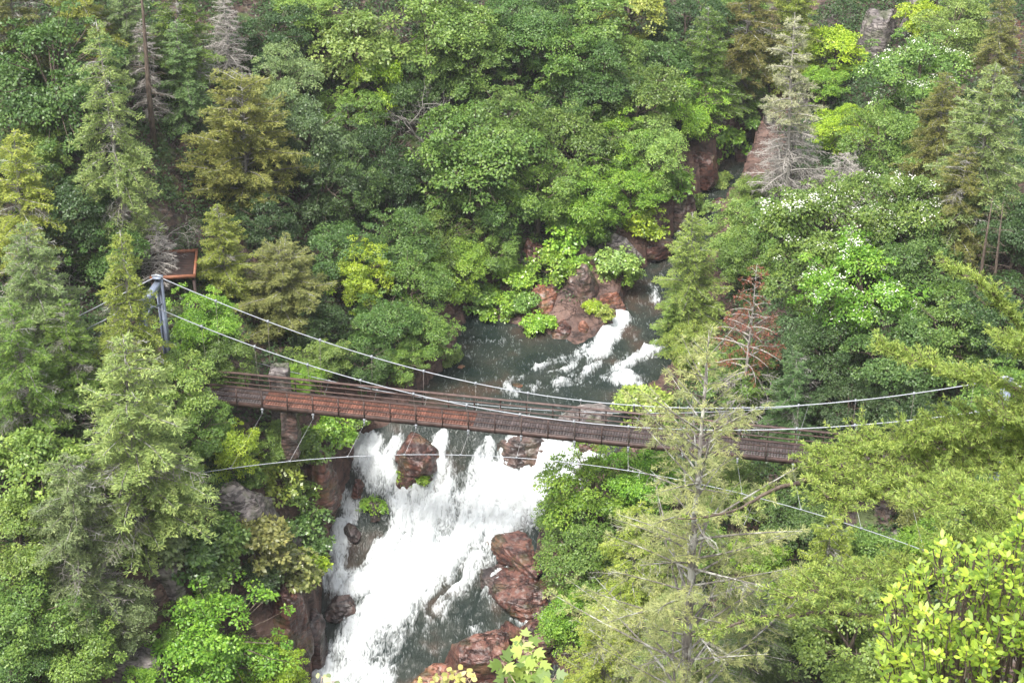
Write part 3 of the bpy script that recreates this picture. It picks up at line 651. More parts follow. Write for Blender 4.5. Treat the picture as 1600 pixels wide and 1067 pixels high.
def proto_conifer(seed, H=8.5, R=3.0, nb=110, h0=.05, droop=.25, rise=.1, bl=.18, bw=.042, dens=1.15, tuft=5, leafy=1., dead=.1, bark=M_GREYB, power=.6, top_leafy=0., stub=.6, spread=.42, thick=1.):
    rs = np.random.RandomState(seed); b = MB(); t = MB()
    tk = .011 if H > 20 else .017
    t.tube([(0, 0, -1.5), (.05, 0, H*.3), (-.04, .05, H*.7), (0, 0, H)], [H*tk, H*tk*.75, H*tk*.4, .012], 8)
    P, A, Nn, T = [], [], [], []
    for i in range(nb):
        s = (i+rs.rand())/nb; h = H*(h0+(1-h0)*s)*.985
        prof = min(1., (1-s)**power*1.08) * (stub+(1-stub)*min(1, s/.25)) + .04
        L = R*prof*rs.uniform(.5, 1.12); az = i*2.399+rs.normal()*.35
        o = np.array([math.cos(az), math.sin(az), 0]); el = rise+.35*s+rs.normal()*.1
        k = np.linspace(0, 1, 6)[:, None]; side = np.array([-o[1], o[0], 0])*rs.normal()*.12
        pts = np.array([0, 0, h])+o*k*L+np.array([0, 0, 1])*(k*math.tan(el)*L-droop*L*k**2)+side*k**2*L
        t.tube(pts, np.linspace(.012+.012*L, .006, 6)*thick, 4 if L > 1 else 3, cap=False)
        isdead = rs.rand() < dead or (s < top_leafy)
        nt_ = max(3, int(L/.17*dens))
        for j in range(nt_):
            f = .18+.82*(j+rs.rand())/nt_; q = pts[0]*(1-f)+pts[-1]*f; q = np.array([np.interp(f, k[:, 0], pts[:, c]) for c in range(3)])
            for sg in (-1, 1):
                tl = (spread*L*(1.05-f)+.16)*rs.uniform(.5, 1.1)
                dr = unit(o*.75+np.array([-o[1], o[0], 0])*sg*.85+rs.normal(size=3)*.18+np.array([0, 0, -.12])); e = q+dr*tl+np.array([0, 0, -tl*.15])
                if isdead:
                    m_ = (q+e)/2+rs.normal(size=3)*.05*tl
                    t.tube([q, m_, e], np.array([.009, .007, .005])*thick, 3, cap=False)
                    for _ in range(2):
                        g = q+(e-q)*rs.uniform(.3, .9); t.tube([g, g+(dr+rs.normal(size=3)*.7)*tl*.4], np.array([.006, .004])*thick, 3, cap=False)
                    continue
                if rs.rand() < .35: t.tube([q, e], [.006, .003], 3, cap=False)
                if rs.rand() > leafy: continue
                ns = max(2, int(tl/.1)); tt = rs.rand()*.5
                for x in range(ns):
                    g = q+(e-q)*(x+.5)/ns
                    for y in range(tuft):
                        P.append(g); A.append(dr*.8+rs.normal(size=3)*[.6, .6, .35]+[0, 0, .1]); Nn.append(rs.normal(size=3)*.5+[0, 0, 1]); T.append(min(1, tt+rs.rand()*.5))
    d = dict(trunk=t.mesh('trunk', bark, False), R=R, H=H, hc=H*.5, crown=None, fl=None)
    if P:
        P = np.array(P); b.leaves(P+rs.normal(size=P.shape)*.02, np.array(A), np.array(Nn), bl*rs.uniform(.7, 1.2, len(P)), bw, np.array(T), .1, 4)
        d['crown'] = b.mesh('crown', M_NEEDLE)
    return d
def proto_dead(seed, R=2.2, H=3.5, bark=M_DEADW, nl=26, bare=True):
    rs = np.random.RandomState(seed); t = MB()
    def grow(p, d, L, r, lev):
        n = 4; pts = [p]
        for i in range(n):
            d = unit(d+rs.normal(size=3)*.22); pts.append(pts[-1]+d*L/n)
        t.tube(pts, np.linspace(r, r*.45, n+1), 5 if lev < 2 else 3, cap=False)
        if lev < 4:
            for i in range([7, 5, 5, 3][lev]):
                k = rs.randint(1, n+1); dd = unit(d+rs.normal(size=3)*.75); grow(pts[k], dd, L*rs.uniform(.4, .7), r*.45, lev+1)
    grow(np.array([0, 0, -.5]), np.array([0, 0, 1.]), H, H*.02, 0)
    return dict(trunk=t.mesh('trunk', bark, False), crown=None, fl=None, R=R, hc=H*.6, H=H)
M_FLOWER = simple('white_petal', (.75, .77, .66), .6)
PB = [proto_broad(100+i) for i in range(7)]                                   # general broadleaf
PF = [proto_broad(140+i, n=36, leaf=.25, sr=.6, lobes=12) for i in range(3)]  # larger leaf (tulip, maple)
PW = [proto_broad(150+i, flowers=.35) for i in range(2)]  # with white flower clusters
PS = [proto_broad(160+i, R=1.2, lobes=7, sprays=12, n=34, leaf=.17, H=.7, asp=.6, sr=.32, lm=M_GLOSS) for i in range(4)]  # shrubs
PC = [proto_conifer(200+i) for i in range(3)]                               # hemlock / feathery
PY = [proto_conifer(210+i, H=11, R=2.4, droop=.5, rise=.15, dead=.1, h0=.12) for i in range(2)]   # drooping pale
PV = [proto_conifer(220+i, H=7, R=3.2, nb=95, power=.5, rise=.25, droop=.2, bl=.22, bw=.04, tuft=6, dens=1., dead=.05) for i in range(2)]  # broad olive pine
PG = [proto_conifer(230+i, H=9, R=2.8, nb=90, dead=1., dens=.8, bark=M_DEADW, power=.5, rise=.05, thick=2.2) for i in range(2)]    # dead grey
PGH = proto_conifer(240, H=11, R=2.2, nb=95, dead=.0, top_leafy=.5, bark=M_DEADW, power=.45, thick=1.6)     # dead below, pale needles above
PR = proto_conifer(250, H=7.5, R=2.7, nb=70, dens=.6, dead=.0, leafy=.6, top_leafy=.38, bark=M_DEADW, power=.65, tuft=4, thick=1.25)
PP = [proto_conifer(260, H=26, R=5.2, nb=120, h0=.28, droop=.03, rise=.35, bl=.19, bw=.022, tuft=9, dens=.5, leafy=.9, dead=.1, bark=M_GREYB, power=.62, spread=.35)]
PD = [proto_dead(270+i) for i in range(3)]
PX = [proto_conifer(280, H=13, R=1.4, nb=26, dead=1., dens=.35, bark=M_BARK, power=.3)]
PROTO = dict(B=PB, F=PF, W=PW, S=PS, C=PC, Y=PY, V=PV, G=PG, H=[PGH], R=[PR], D=PD, X=PX)
CATN = dict(B='broadleaf_tree', F='broadleaf_tree', W='flowering_tree', S='leafy_shrub', C='hemlock_tree', Y='hemlock_tree', V='pine_tree', G='dead_tree', H='dying_hemlock', R='dying_pine', D='bare_bush', X='dead_snag')
CATL = dict(B='tree', F='tree', W='flowering tree', S='shrub', C='conifer', Y='conifer', V='pine', G='dead tree', H='dying tree', R='dying pine', D='bare bush', X='dead tree')
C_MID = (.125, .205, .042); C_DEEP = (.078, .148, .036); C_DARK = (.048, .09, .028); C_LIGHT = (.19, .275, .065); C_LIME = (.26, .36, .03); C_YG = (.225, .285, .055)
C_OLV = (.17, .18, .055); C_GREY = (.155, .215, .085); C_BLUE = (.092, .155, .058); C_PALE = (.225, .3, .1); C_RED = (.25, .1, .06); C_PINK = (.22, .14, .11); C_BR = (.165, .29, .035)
C_SILV = (.28, .3, .19)
ntree = [0]; FOREST = []
def plant(kind, px, py, rpx, col, label, asp=1., v=None, group=None, fwd=0.):
    """crown centre at photo pixel (px,py), crown half-width rpx pixels; stands on the ground below"""
    k = ntree[0]; ntree[0] += 1; rpx = rpx*{'B': 1.2, 'F': 1.2, 'W': 1.2, 'C': 1.2, 'V': 1.1, 'S': 1.15}.get(kind, 1)
    if kind in 'BFWSCYVH': col = tuple(c*1.2 for c in col)
    rs = random.Random(k*7+1)
    L = PROTO[kind]; P = L[(k if v is None else v) % len(L)]
    d = ray(px, py); t = 30.0
    while t < 200:
        p = CAM+d*t; s = rpx*t/F/P['R']
        if p[2]-P['hc']*s*asp <= ground(p[0], p[1])+fwd: break
        t += .25
    g = ground(p[0], p[1]); s = rpx*t/F/P['R']; sz = max(.05, (p[2]-g+.0)/P['hc']) if abs(fwd) > 0 else s*asp
    o = empty(CATN[kind], (p[0], p[1], g-.1), label, CATL[kind], group)
    o.rotation_euler = (rs.uniform(-.05, .05), rs.uniform(-.05, .05), rs.uniform(0, 2*PI)); o.scale = (s, s, s*asp)
    obj('trunk', P['trunk'], o)
    if P['crown']:
        j = rs.uniform(.88, 1.12); obj('crown', P['crown'], o, tuple(min(.9, c*j*rs.uniform(.94, 1.06)) for c in col))
    if P['fl']: obj('flowers', P['fl'], o)
    return o
T_ = plant
# --- upper left
T_('B',78,130,85,C_DEEP,'large rounded deep green tree in the upper left corner region',1.1,0)
T_('C',20,40,55,C_OLV,'brownish olive conifer in the very top left corner',1.0)
T_('C',130,25,60,C_YG,'yellowish conifer at the top edge right of the corner conifer')
T_('C',205,50,50,C_GREY,'grey green conifer at the top edge left of the dark bare snag')
T_('Y',180,235,78,C_PALE,'tall pale yellow green hemlock standing behind the left bridge tower',1.15)
T_('V',375,225,98,C_OLV,'broad olive brown cone shaped pine above the landing platform',1.0,0)
T_('G',228,90,40,C_GREY,'pale broken dead tree near the top left beside the dark bare trunk',1.3,fwd=1)
T_('X',225,85,34,C_OLV,'dark bare trunk of a dead tree at the top left, left of the twiggy snag')
T_('C',280,55,60,C_MID,'loose green conifer at the top between the two dead snags')
T_('C',285,120,50,C_GREY,'grey green conifer just above the broad olive pine')
T_('G',352,45,42,C_GREY,'grey brown leafless conifer at the top edge right of the pale broken dead tree',1.0,fwd=.5)
T_('D',350,60,38,C_OLV,'twiggy grey brown dead tree near the top edge left of centre')
T_('B',430,60,50,C_DARK,'dark green tree at the top edge right of the twiggy grey snag')
T_('B',440,130,48,C_GREY,'greyish green tree touching the right shoulder of the olive pine')
T_('B',485,215,58,C_BLUE,'dull blue green tree right of the olive pine',1.2)
T_('B',500,290,50,C_DARK,'dark tree below the dull blue green one',1.1)
T_('F',550,75,62,C_LIGHT,'light green tree with pale leaves left of top centre')
T_('B',480,20,40,C_LIGHT,'light green crown cut by the top edge above the dark gap')
T_('F',590,135,34,C_LIME,'small bright lime tree hanging beside the pale leaved tree',1.4)
T_('B',545,180,42,C_MID,'mid green tree directly below the pale leaved tree')
T_('B',540,300,48,C_DEEP,'shaded green tree at the left of the forest centre',1.3)
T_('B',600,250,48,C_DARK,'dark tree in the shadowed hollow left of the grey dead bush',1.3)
T_('B',665,45,75,C_MID,'wide mid green tree at the top edge left of centre')
T_('B',735,85,55,C_MID,'green crown right of the wide tree at the top centre')
T_('B',640,135,45,C_DEEP,'deep green tree just above the grey dead bush')
T_('D',672,178,62,C_GREY,'grey leafless bush in the forest above centre')
T_('D',650,245,30,C_GREY,'small dead branches sticking out below the grey leafless bush')
T_('B',640,300,50,C_DARK,'dark tree right of the hollow above the bright layered tree')
T_('B',745,250,85,C_MID,'big layered green tree in the centre of the forest wall',1.0,2)
T_('B',790,190,55,C_MID,'green tree rising behind the big layered tree')
T_('B',810,45,55,C_DEEP,'deep green tree at the top edge centre')
T_('B',870,85,60,C_MID,'round green tree in the upper centre')
T_('B',850,15,45,C_DARK,'dark green crown cut by the top edge right of centre')
T_('F',920,40,52,C_MID,'large leaved green tree near the top edge right of centre')
T_('B',930,135,58,C_DEEP,'deep green tree in the upper centre right of the round green tree')
T_('B',885,165,45,C_DEEP,'small deep green tree between the round tree and the big layered tree')
T_('F',985,25,48,C_YG,'yellow green tree cut by the top edge right of centre')
T_('B',965,90,40,C_MID,'narrow green tree below the yellow green one at the top')
T_('B',1000,165,62,C_MID,'broad green tree above the upper river')
T_('B',900,235,60,C_MID,'green tree right of the big layered tree')
T_('B',840,300,55,C_MID,'green tree below the big layered tree on its right side')
T_('B',780,330,48,C_DEEP,'shaded tree just under the big layered tree')
T_('B',960,235,52,C_BR,'fresh green tree above the river bend')
T_('B',920,310,52,C_BR,'fresh green tree low on the far bank above the dark rocks')
T_('B',1022,245,44,C_LIGHT,'light green tree on the left bank of the upper river',1.2)
T_('B',985,300,42,C_BR,'bright low tree at the inner bank of the river bend')
T_('B',1040,110,52,C_DEEP,'deep green tree above the upper river, top right of centre')
T_('B',1070,40,52,C_DARK,'dark green tree at the top edge right of the yellow green one')
T_('C',1110,110,58,C_MID,'feathery green tree left of the pale dead pine')
T_('B',1078,165,46,C_BR,'fresh green tree beside the slanting red brown rock wall')
T_('C',1165,55,62,C_OLV,'olive feathery tree at the top edge right of centre')
T_('C',1235,35,58,C_YG,'yellow olive feathery tree at the top edge left of the grey cliff')
T_('B',1140,15,45,C_MID,'green crown cut by the top edge left of the olive feathery tree')
T_('C',1160,140,40,C_MID,'drooping green tree over the upper river rocks')
T_('F',1303,78,38,C_LIME,'bright lime tree left of the grey cliff',.9)
T_('F',1245,95,25,C_LIME,'small lime bush hanging left of the bright lime tree')
# --- upper right
T_('H',1243,165,62,C_SILV,'pale grey half dead pine left of the flowering trees',1.2,fwd=1.5)
T_('G',1238,238,82,C_PALE,'silvery leafless dead tree at the foot of the pale half dead pine',.6,fwd=1.5)
T_('B',1320,200,42,C_LIME,'lime green tree below the grey cliff',.8)
T_('B',1290,130,30,C_BR,'small bright tree between the cliff block and the pale half dead pine')
T_('G',1320,255,62,C_PINK,'wispy dead tree between the silvery dead tree and the pinkish bare bush',.6,fwd=1.5)
T_('D',1322,245,50,C_PINK,'pinkish brown bare bush right of the silvery dead tree')
T_('W',1440,120,66,C_MID,'flowering tree with white clusters right of the grey cliff')
T_('B',1490,40,48,C_LIGHT,'light green tree at the top edge right of the grey cliff')
T_('F',1440,25,30,C_LIME,'small lime tree on top of the grey rock buttress')
T_('B',1385,215,52,C_MID,'green tree below the white clustered tree on its left')
T_('C',1465,215,60,C_OLV,'olive conifer behind the tall pale pine at right')
T_('Y',1565,70,45,C_OLV,'reddish olive conifer in the top right corner',.9)
T_('R',1580,90,40,C_RED,'thin red brown dying pine in the top right corner',1.1)
T_('C',1535,250,82,C_PALE,'tall pale green pine at the right edge above the bare trunks',1.1)
T_('C',1500,330,60,C_OLV,'brownish olive conifer below the tall pale pine at the right')
T_('X',1535,420,28,C_OLV,'bare grey trunk left of its twin under the tall pale pine',.9)
T_('X',1562,420,24,C_OLV,'bare grey trunk nearest the right edge under the tall pale pine',1.)
T_('W',1300,350,78,C_MID,'wide flowering tree dotted white below the pinkish bare bush')
T_('W',1410,330,70,C_MID,'white dotted tree in the middle of the right bank')
T_('B',1228,345,50,C_MID,'green tree on the right bank above the light green cone')
T_('B',1140,365,46,C_LIGHT,'light green tree at the right water edge above the light green cone')
T_('B',1165,405,40,C_MID,'green tree between the light green cone and the red needled pine')
T_('C',1060,500,40,C_LIGHT,'low light conifer at the right foot of the upper falls')
T_('S',1110,560,40,C_MID,'green shrub on the right bank behind the top of the centre pine')
T_('B',1075,545,34,C_YG,'small yellowish tree on the right bank next to the upper rapids')
T_('B',1150,590,50,C_MID,'green tree right behind the upper part of the centre pine')
T_('S',1005,635,40,C_YG,'yellowish shrub behind the far railing left of the centre pine')
T_('B',1185,310,36,C_MID,'low green tree hanging over the upper river from the right bank')
T_('C',1085,430,58,C_LIGHT,'light green cone shaped tree leaning over the small upper falls',1.1)
T_('R',1172,458,82,C_RED,'dying pine with red needles and white bare branches in front of the right bank',1.45,fwd=3.5)
T_('B',1275,430,62,C_MID,'green tree right of the red needled pine')
T_('W',1345,455,78,C_BR,'big fresh green tree with white flowers in the middle right')
T_('B',1440,420,62,C_DEEP,'deep green tree left of the twin bare trunks')
T_('B',1490,520,60,C_MID,'green tree with white glints left of the right bridge tower')
T_('B',1400,560,62,C_DEEP,'deep green tree above the right end of the cables')
T_('B',1300,560,58,C_DARK,'dark tree between the red needled pine and the deep green tree above the cables')
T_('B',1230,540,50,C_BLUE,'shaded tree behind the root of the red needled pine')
T_('B',1330,630,42,C_DARK,'dark tree seen between the two main cables at right')
T_('C',1235,625,50,C_BLUE,'hazy green conifer behind the cables right of the centre pine')
T_('B',1430,640,48,C_DARK,'dark tree below the cables left of the foreground pine boughs')
T_('B',1560,500,60,C_DARK,'dark tree at the right edge behind the foreground boughs')
T_('B',1590,360,50,C_DARK,'dark tree at the right edge behind the twin bare trunks')
T_('B',1570,640,60,C_MID,'green tree at the right edge behind the right bridge tower')
# --- far bank, behind the bridge at left
T_('C',350,395,50,C_YG,'yellow green conifer right of the landing platform')
T_('V',440,455,82,C_OLV,'wide olive pine behind the main cables at left',.8,1)
T_('B',540,400,50,C_DEEP,'deep green low tree above the olive pine at its right')
T_('B',560,430,46,C_LIME,'lime green tree between the olive pine and the dark pool',1.1)
T_('B',410,345,42,C_DARK,'shaded tree between the olive cone pine and the yellow green conifer')
T_('B',620,385,50,C_DEEP,'deep green low tree above the left side of the pool')
T_('B',690,375,48,C_MID,'green low tree left of the shaded tree under the layered one')
T_('B',640,450,50,C_MID,'green tree sloping to the left edge of the dark pool')
T_('B',715,415,42,C_BR,'fresh green tree at the back of the dark pool')
T_('B',600,510,48,C_DEEP,'deep green bush tree left of the dark pool',.9)
T_('B',665,520,42,C_MID,'green bush tree at the left edge of the dark pool',.9)
T_('B',565,570,40,C_DEEP,'dark green bush tree just above the left railing',.8)
T_('B',630,575,32,C_MID,'small bush tree above the railing at the pool edge',.8)
T_('B',500,560,40,C_MID,'green bush between the cables and the far railing at left',.8)
T_('B',312,500,48,C_BR,'fresh green tree right of the left bridge tower')
T_('B',345,560,42,C_MID,'green tree between the tower tree and the left deck end')
T_('B',475,590,26,C_BR,'small fresh bush right of the stone pillar')
T_('B',490,505,42,C_DARK,'shaded tree under the right side of the wide olive pine')
T_('B',770,400,38,C_MID,'green tree at the back right of the dark pool')
for i,(x,y,r,c,l) in enumerate([(800,440,32,C_BR,'leafy shrub left of the orange rock by the upper falls'),(840,505,24,C_BR,'bright shrub hanging by the rounded red rock'),
 (860,420,32,C_BR,'green shrub above the orange rock'),(880,360,38,C_BR,'fresh green bush above the far bank rocks'),(930,355,36,C_MID,'green bush above the dark far bank rock'),
 (965,412,32,C_LIGHT,'light green shrub right of the tall dark purple rock'),(975,440,20,C_BR,'small shrub above the foam of the upper falls'),
 (1010,345,32,C_LIME,'lime shrub at the water edge of the river bend'),(745,470,30,C_MID,'green shrub dipping into the back of the pool'),
 (775,485,28,C_BR,'fresh shrub leaning over the back of the pool'),(700,560,20,C_MID,'small shrub at the left water edge of the pool'),
 (1060,290,30,C_BR,'bright shrub on the upper river left bank'),(1130,235,34,C_BR,'bright shrub between the two red upper river rocks'),
 (1120,285,20,C_LIGHT,'tiny shrub where the upper river narrows'),(1090,320,24,C_MID,'green shrub on the steep dark rock by the upper river'),
 (945,490,14,C_YG,'tiny yellowish shrub on the tan rock'),(925,480,13,C_LIME,'tiny lime tuft on the tall dark purple rock'),(1180,200,30,C_MID,'green shrub at the top of the upper river'),
 (820,470,22,C_MID,'low green shrub at the left foot of the orange rock'),(900,415,22,C_BR,'small shrub between the far bank rocks')]):
    T_('S',x,y,r,c,l)
# --- left, beyond and in front of the tower
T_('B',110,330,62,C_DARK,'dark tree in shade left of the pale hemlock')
T_('B',165,400,48,C_DEEP,'deep green tree left of the left bridge tower top')
T_('C',25,320,72,C_YG,'yellow green conifer at the left edge of the upper part')
T_('B',55,240,50,C_LIGHT,'light tree at the left edge under the large rounded tree')
T_('G',243,378,40,C_GREY,'leafless grey conifer just behind the left bridge tower',1.0,fwd=1)
T_('D',238,372,40,C_GREY,'dead branches hanging over the landing platform')
T_('D',110,385,50,C_GREY,'pale lichen covered bare branches left of the tower')
T_('C',60,470,78,C_GREY,'grey green ragged conifer at the left edge level with the tower')
T_('G',45,430,62,C_GREY,'pale dead conifer at the left edge level with the landing platform',1.0,fwd=1)
T_('D',30,400,52,C_GREY,'grey dead branches at the left edge above the ragged conifer')
T_('Y',200,505,72,C_YG,'yellow green hemlock standing just in front of the left tower',1.0,fwd=0)
T_('C',40,590,72,C_MID,'green conifer at the left edge below the ragged conifer')
T_('B',268,605,52,C_LIGHT,'light green tree hiding the left end of the deck')
T_('C',110,560,58,C_MID,'green conifer in front of the ragged conifer')
T_('B',358,668,42,C_LIME,'bright lime tree touching the deck at its left end',1.1,fwd=1.2)
T_('C',205,700,112,C_PALE,'very large pale green pine at the left in front of the cliff',1.0,1)
T_('F',60,730,66,C_LIGHT,'yellow green tree at the left edge in the lower half')
T_('B',275,760,48,C_LIGHT,'light green tree at the right foot of the very large pale pine')
T_('B',310,670,45,C_MID,'green tree between the lime tree and the very large pale pine')
T_('C',110,850,90,C_GREY,'grey green conifer with bare grey limbs in the lower left')
T_('G',150,900,60,C_GREY,'leafless grey conifer inside the tangle of bare branches in the lower left',.8,fwd=1.5)
T_('D',150,900,90,C_GREY,'tangle of bare grey branches in the lower left')
T_('B',30,850,60,C_LIGHT,'light green tree at the left edge of the lower part')
T_('B',60,960,68,C_MID,'green tree at the left edge near the bottom')
T_('B',120,1010,60,C_LIGHT,'light green tree left of the big pale grey rock')
T_('B',190,960,45,C_GREY,'grey green bush tree above the big pale grey rock',.8)
T_('B',20,1050,50,C_DEEP,'deep green tree in the bottom left corner')
T_('B',345,1010,85,C_BR,'large fresh green maple at the bottom left of the falls',1.0,1)
T_('B',420,1055,48,C_LIME,'lime green crown at the bottom edge left of the falls')
T_('B',290,975,38,C_MID,'small green tree behind the fresh green maple')
T_('B',210,1075,38,C_BR,'small fresh crown cut by the bottom edge under the grey rock')
T_('S',440,890,50,C_OLV,'olive brown scrub on the left cliff above the maple')
T_('S',390,850,52,C_OLV,'dull scrub on the cliff under the left deck')
T_('S',480,830,40,C_DEEP,'deep green shrub hanging beside the small left stream')
T_('S',470,770,28,C_MID,'green shrub on the left cliff just below the guy cable')
T_('S',440,740,42,C_YG,'yellowish shrub under the deck left of the cliff rock')
T_('B',430,700,34,C_MID,'green tree below the deck at the left bank',.9)
T_('S',520,690,34,C_BR,'fresh shrub right under the deck left of the first stream')
T_('S',550,665,28,C_MID,'green shrub touching the underside of the deck')
T_('S',480,690,34,C_MID,'green shrub under the shackles left of the first stream')
T_('S',585,790,22,C_BR,'bright shrub on the dark rock in the left stream')
T_('S',645,745,24,C_BR,'bright shrub on the red boulder below the bridge')
T_('S',475,880,30,C_LIME,'lime shrub above the rounded dark boulder')
T_('S',350,830,42,C_MID,'green shrub on the grey brown cliff face')
T_('S',300,870,46,C_DEEP,'deep green shrub left of the dull scrub on the cliff')
T_('S',240,850,42,C_GREY,'grey green shrub on top of the tan rock rib')
T_('S',330,900,36,C_MID,'green shrub above the fresh green maple')
T_('S',380,740,30,C_MID,'mid green shrub on the cliff top under the deck end')
T_('S',400,905,34,C_DARK,'dark shrub at the cliff foot above the maple crown')
# --- right foreground bank
T_('B',930,770,68,C_BR,'fresh green tree beside the right edge of the white water')
T_('B',1010,740,52,C_BR,'green tree just under the deck behind the centre pine')
T_('B',880,810,36,C_MID,'overhanging green tree at the right edge of the white water')
T_('B',930,870,62,C_MID,'green tree below the fresh tree beside the falls')
T_('C',985,900,75,C_YG,'pale yellow green hemlock at the foot of the centre pine')
T_('B',905,960,48,C_BR,'fresh tree right of the big red bank rock')
T_('C',940,1030,68,C_YG,'pale hemlock at the bottom edge right of the falls')
T_('B',1060,860,58,C_MID,'mid green tree behind the centre pine trunk')
T_('B',1185,900,48,C_BR,'fresh green tree right of the centre pine trunk')
T_('C',1060,1000,75,C_PALE,'pale conifer at the bottom edge left of the centre pine trunk')
T_('C',1180,1010,75,C_GREY,'grey green conifer at the bottom edge right of the centre pine trunk')
T_('B',1250,810,48,C_DEEP,'deep green tree under the guy cable at right')
T_('B',1150,770,48,C_MID,'green tree under the deck right of the centre pine trunk')
T_('C',1290,900,70,C_YG,'yellow green conifer under the lower right boughs')
T_('B',1330,1000,85,C_LIGHT,'light green tree at the bottom right left of the big leaved tree')
T_('B',1370,890,52,C_MID,'green tree left of the lichen spotted rock')
T_('B',1430,780,40,C_OLV,'dull green bush behind the foreground boughs at the guy cable end')
T_('B',1480,860,50,C_BR,'fresh green tree above the big leaved tree')
T_('B',1530,800,60,C_DEEP,'deep green tree at the right behind the foreground boughs')
T_('B',1260,730,36,C_MID,'green tree in front of the right part of the deck')
# --- centre pine
def place_tip(P, px, py, dist, name, label, cat, col, base_extra=0):
    tip = atd(px, py, dist); g = ground(tip[0], tip[1]); s = (tip[2]-g)/P['H']
    o = empty(name, (tip[0], tip[1], g), label, cat); o.scale = (s, s, s); o.rotation_euler = (0, 0, 1.0)
    obj('trunk', P['trunk'], o); obj('crown', P['crown'], o, col); return o
place_tip(PP[0],1108,515,62,'white_pine','tall airy pine with pale lichened trunk standing in front of the bridge right of centre','pine',(.33,.36,.15))

# ------------------------------------------------------------------ foreground boughs, right edge
def tufts(b, rs, pts, dirs, n=12, ln=.075, wd=.008, col=.5):
    M = len(pts); p = np.repeat(pts, n, 0); d = np.repeat(unit(dirs), n, 0)
    ax = d*.75+rs.normal(size=p.shape)*.5; t = np.repeat(rs.rand(M)*.5, n)+rs.rand(M*n)*.5
    b.leaves(p+rs.normal(size=p.shape)*.008, ax, rs.normal(size=p.shape)+[0, 0, .6], ln*rs.uniform(.7, 1.15, M*n), wd, t, .05)
fp = atd(1900, 700, 25.0); fg = ground(fp[0], fp[1])
root = empty('foreground_pine', (fp[0], fp[1], fg), 'near pine at the right edge with yellow green boughs across the right bridge end', 'pine')
ro = np.array([fp[0], fp[1], fg])
tb = MB(); tb.tube([np.array([0, 0, -1.]), (0, 0, (fp[2]-fg)*.6), (0, 0, fp[2]-fg+2.5), (0, 0, fp[2]-fg+7)], [.26, .19, .12, .02], 10); obj('trunk', tb.mesh('trunk', M_BARK, True), root)
BOUGHS = [ # polyline px, dist start, dist end, twig length px, density
 ([(1880,620),(1640,580),(1585,500),(1540,450),(1475,412)],25,22,28,1.0,.4),
 ([(1880,640),(1640,625),(1560,600),(1470,580),(1375,545)],25,21.5,36,1.0,.45),
 ([(1880,660),(1700,610),(1620,560),(1560,530)],25,22,40,.9,.4),
 ([(1880,720),(1600,690),(1450,690),(1340,705),(1275,735)],25,22,58,1.0,.2),
 ([(1880,760),(1620,730),(1480,735),(1370,760),(1290,780)],25,21.5,62,1.0,.1),
 ([(1880,700),(1650,660),(1520,660),(1430,680)],25,22.5,52,1.0,.1),
 ([(1880,820),(1650,780),(1520,775),(1440,800)],25,21,58,1.0,.1),
 ([(1880,860),(1700,830),(1580,830),(1500,850)],25,21,62,1.0,.1),
 ([(1880,640),(1720,650),(1610,640),(1560,650)],25,22.8,44,1.0,.1),
 ([(1880,900),(1650,950),(1400,965),(1300,955),(1180,965),(1080,990)],25,19,26,.35,.35),
 ([(1880,880),(1600,900),(1430,900),(1330,905),(1240,930)],25,20.5,48,.7,.3),
 ([(1900,560),(2000,500),(2120,470)],25,24,60,.9,.1), ([(1900,600),(2030,600),(2160,620)],25,26,60,.9,.1), ([(1900,700),(2050,720),(2200,760)],25,24,60,.9,.1),
 ([(1900,500),(1830,450),(1760,400)],25,26,50,.9,.15), ([(1900,400),(1960,340),(2000,300)],25,25,40,.9,.1), ([(1900,420),(1850,340),(1830,280)],25,25,40,.9,.1),
 ([(1880,740),(1500,700),(1300,745),(1220,760),(1150,800),(1060,812)],25,21,18,.12,.1)]
cb, lb = MB(), MB(); rs = np.random.RandomState(42); tp_, td_ = [], []
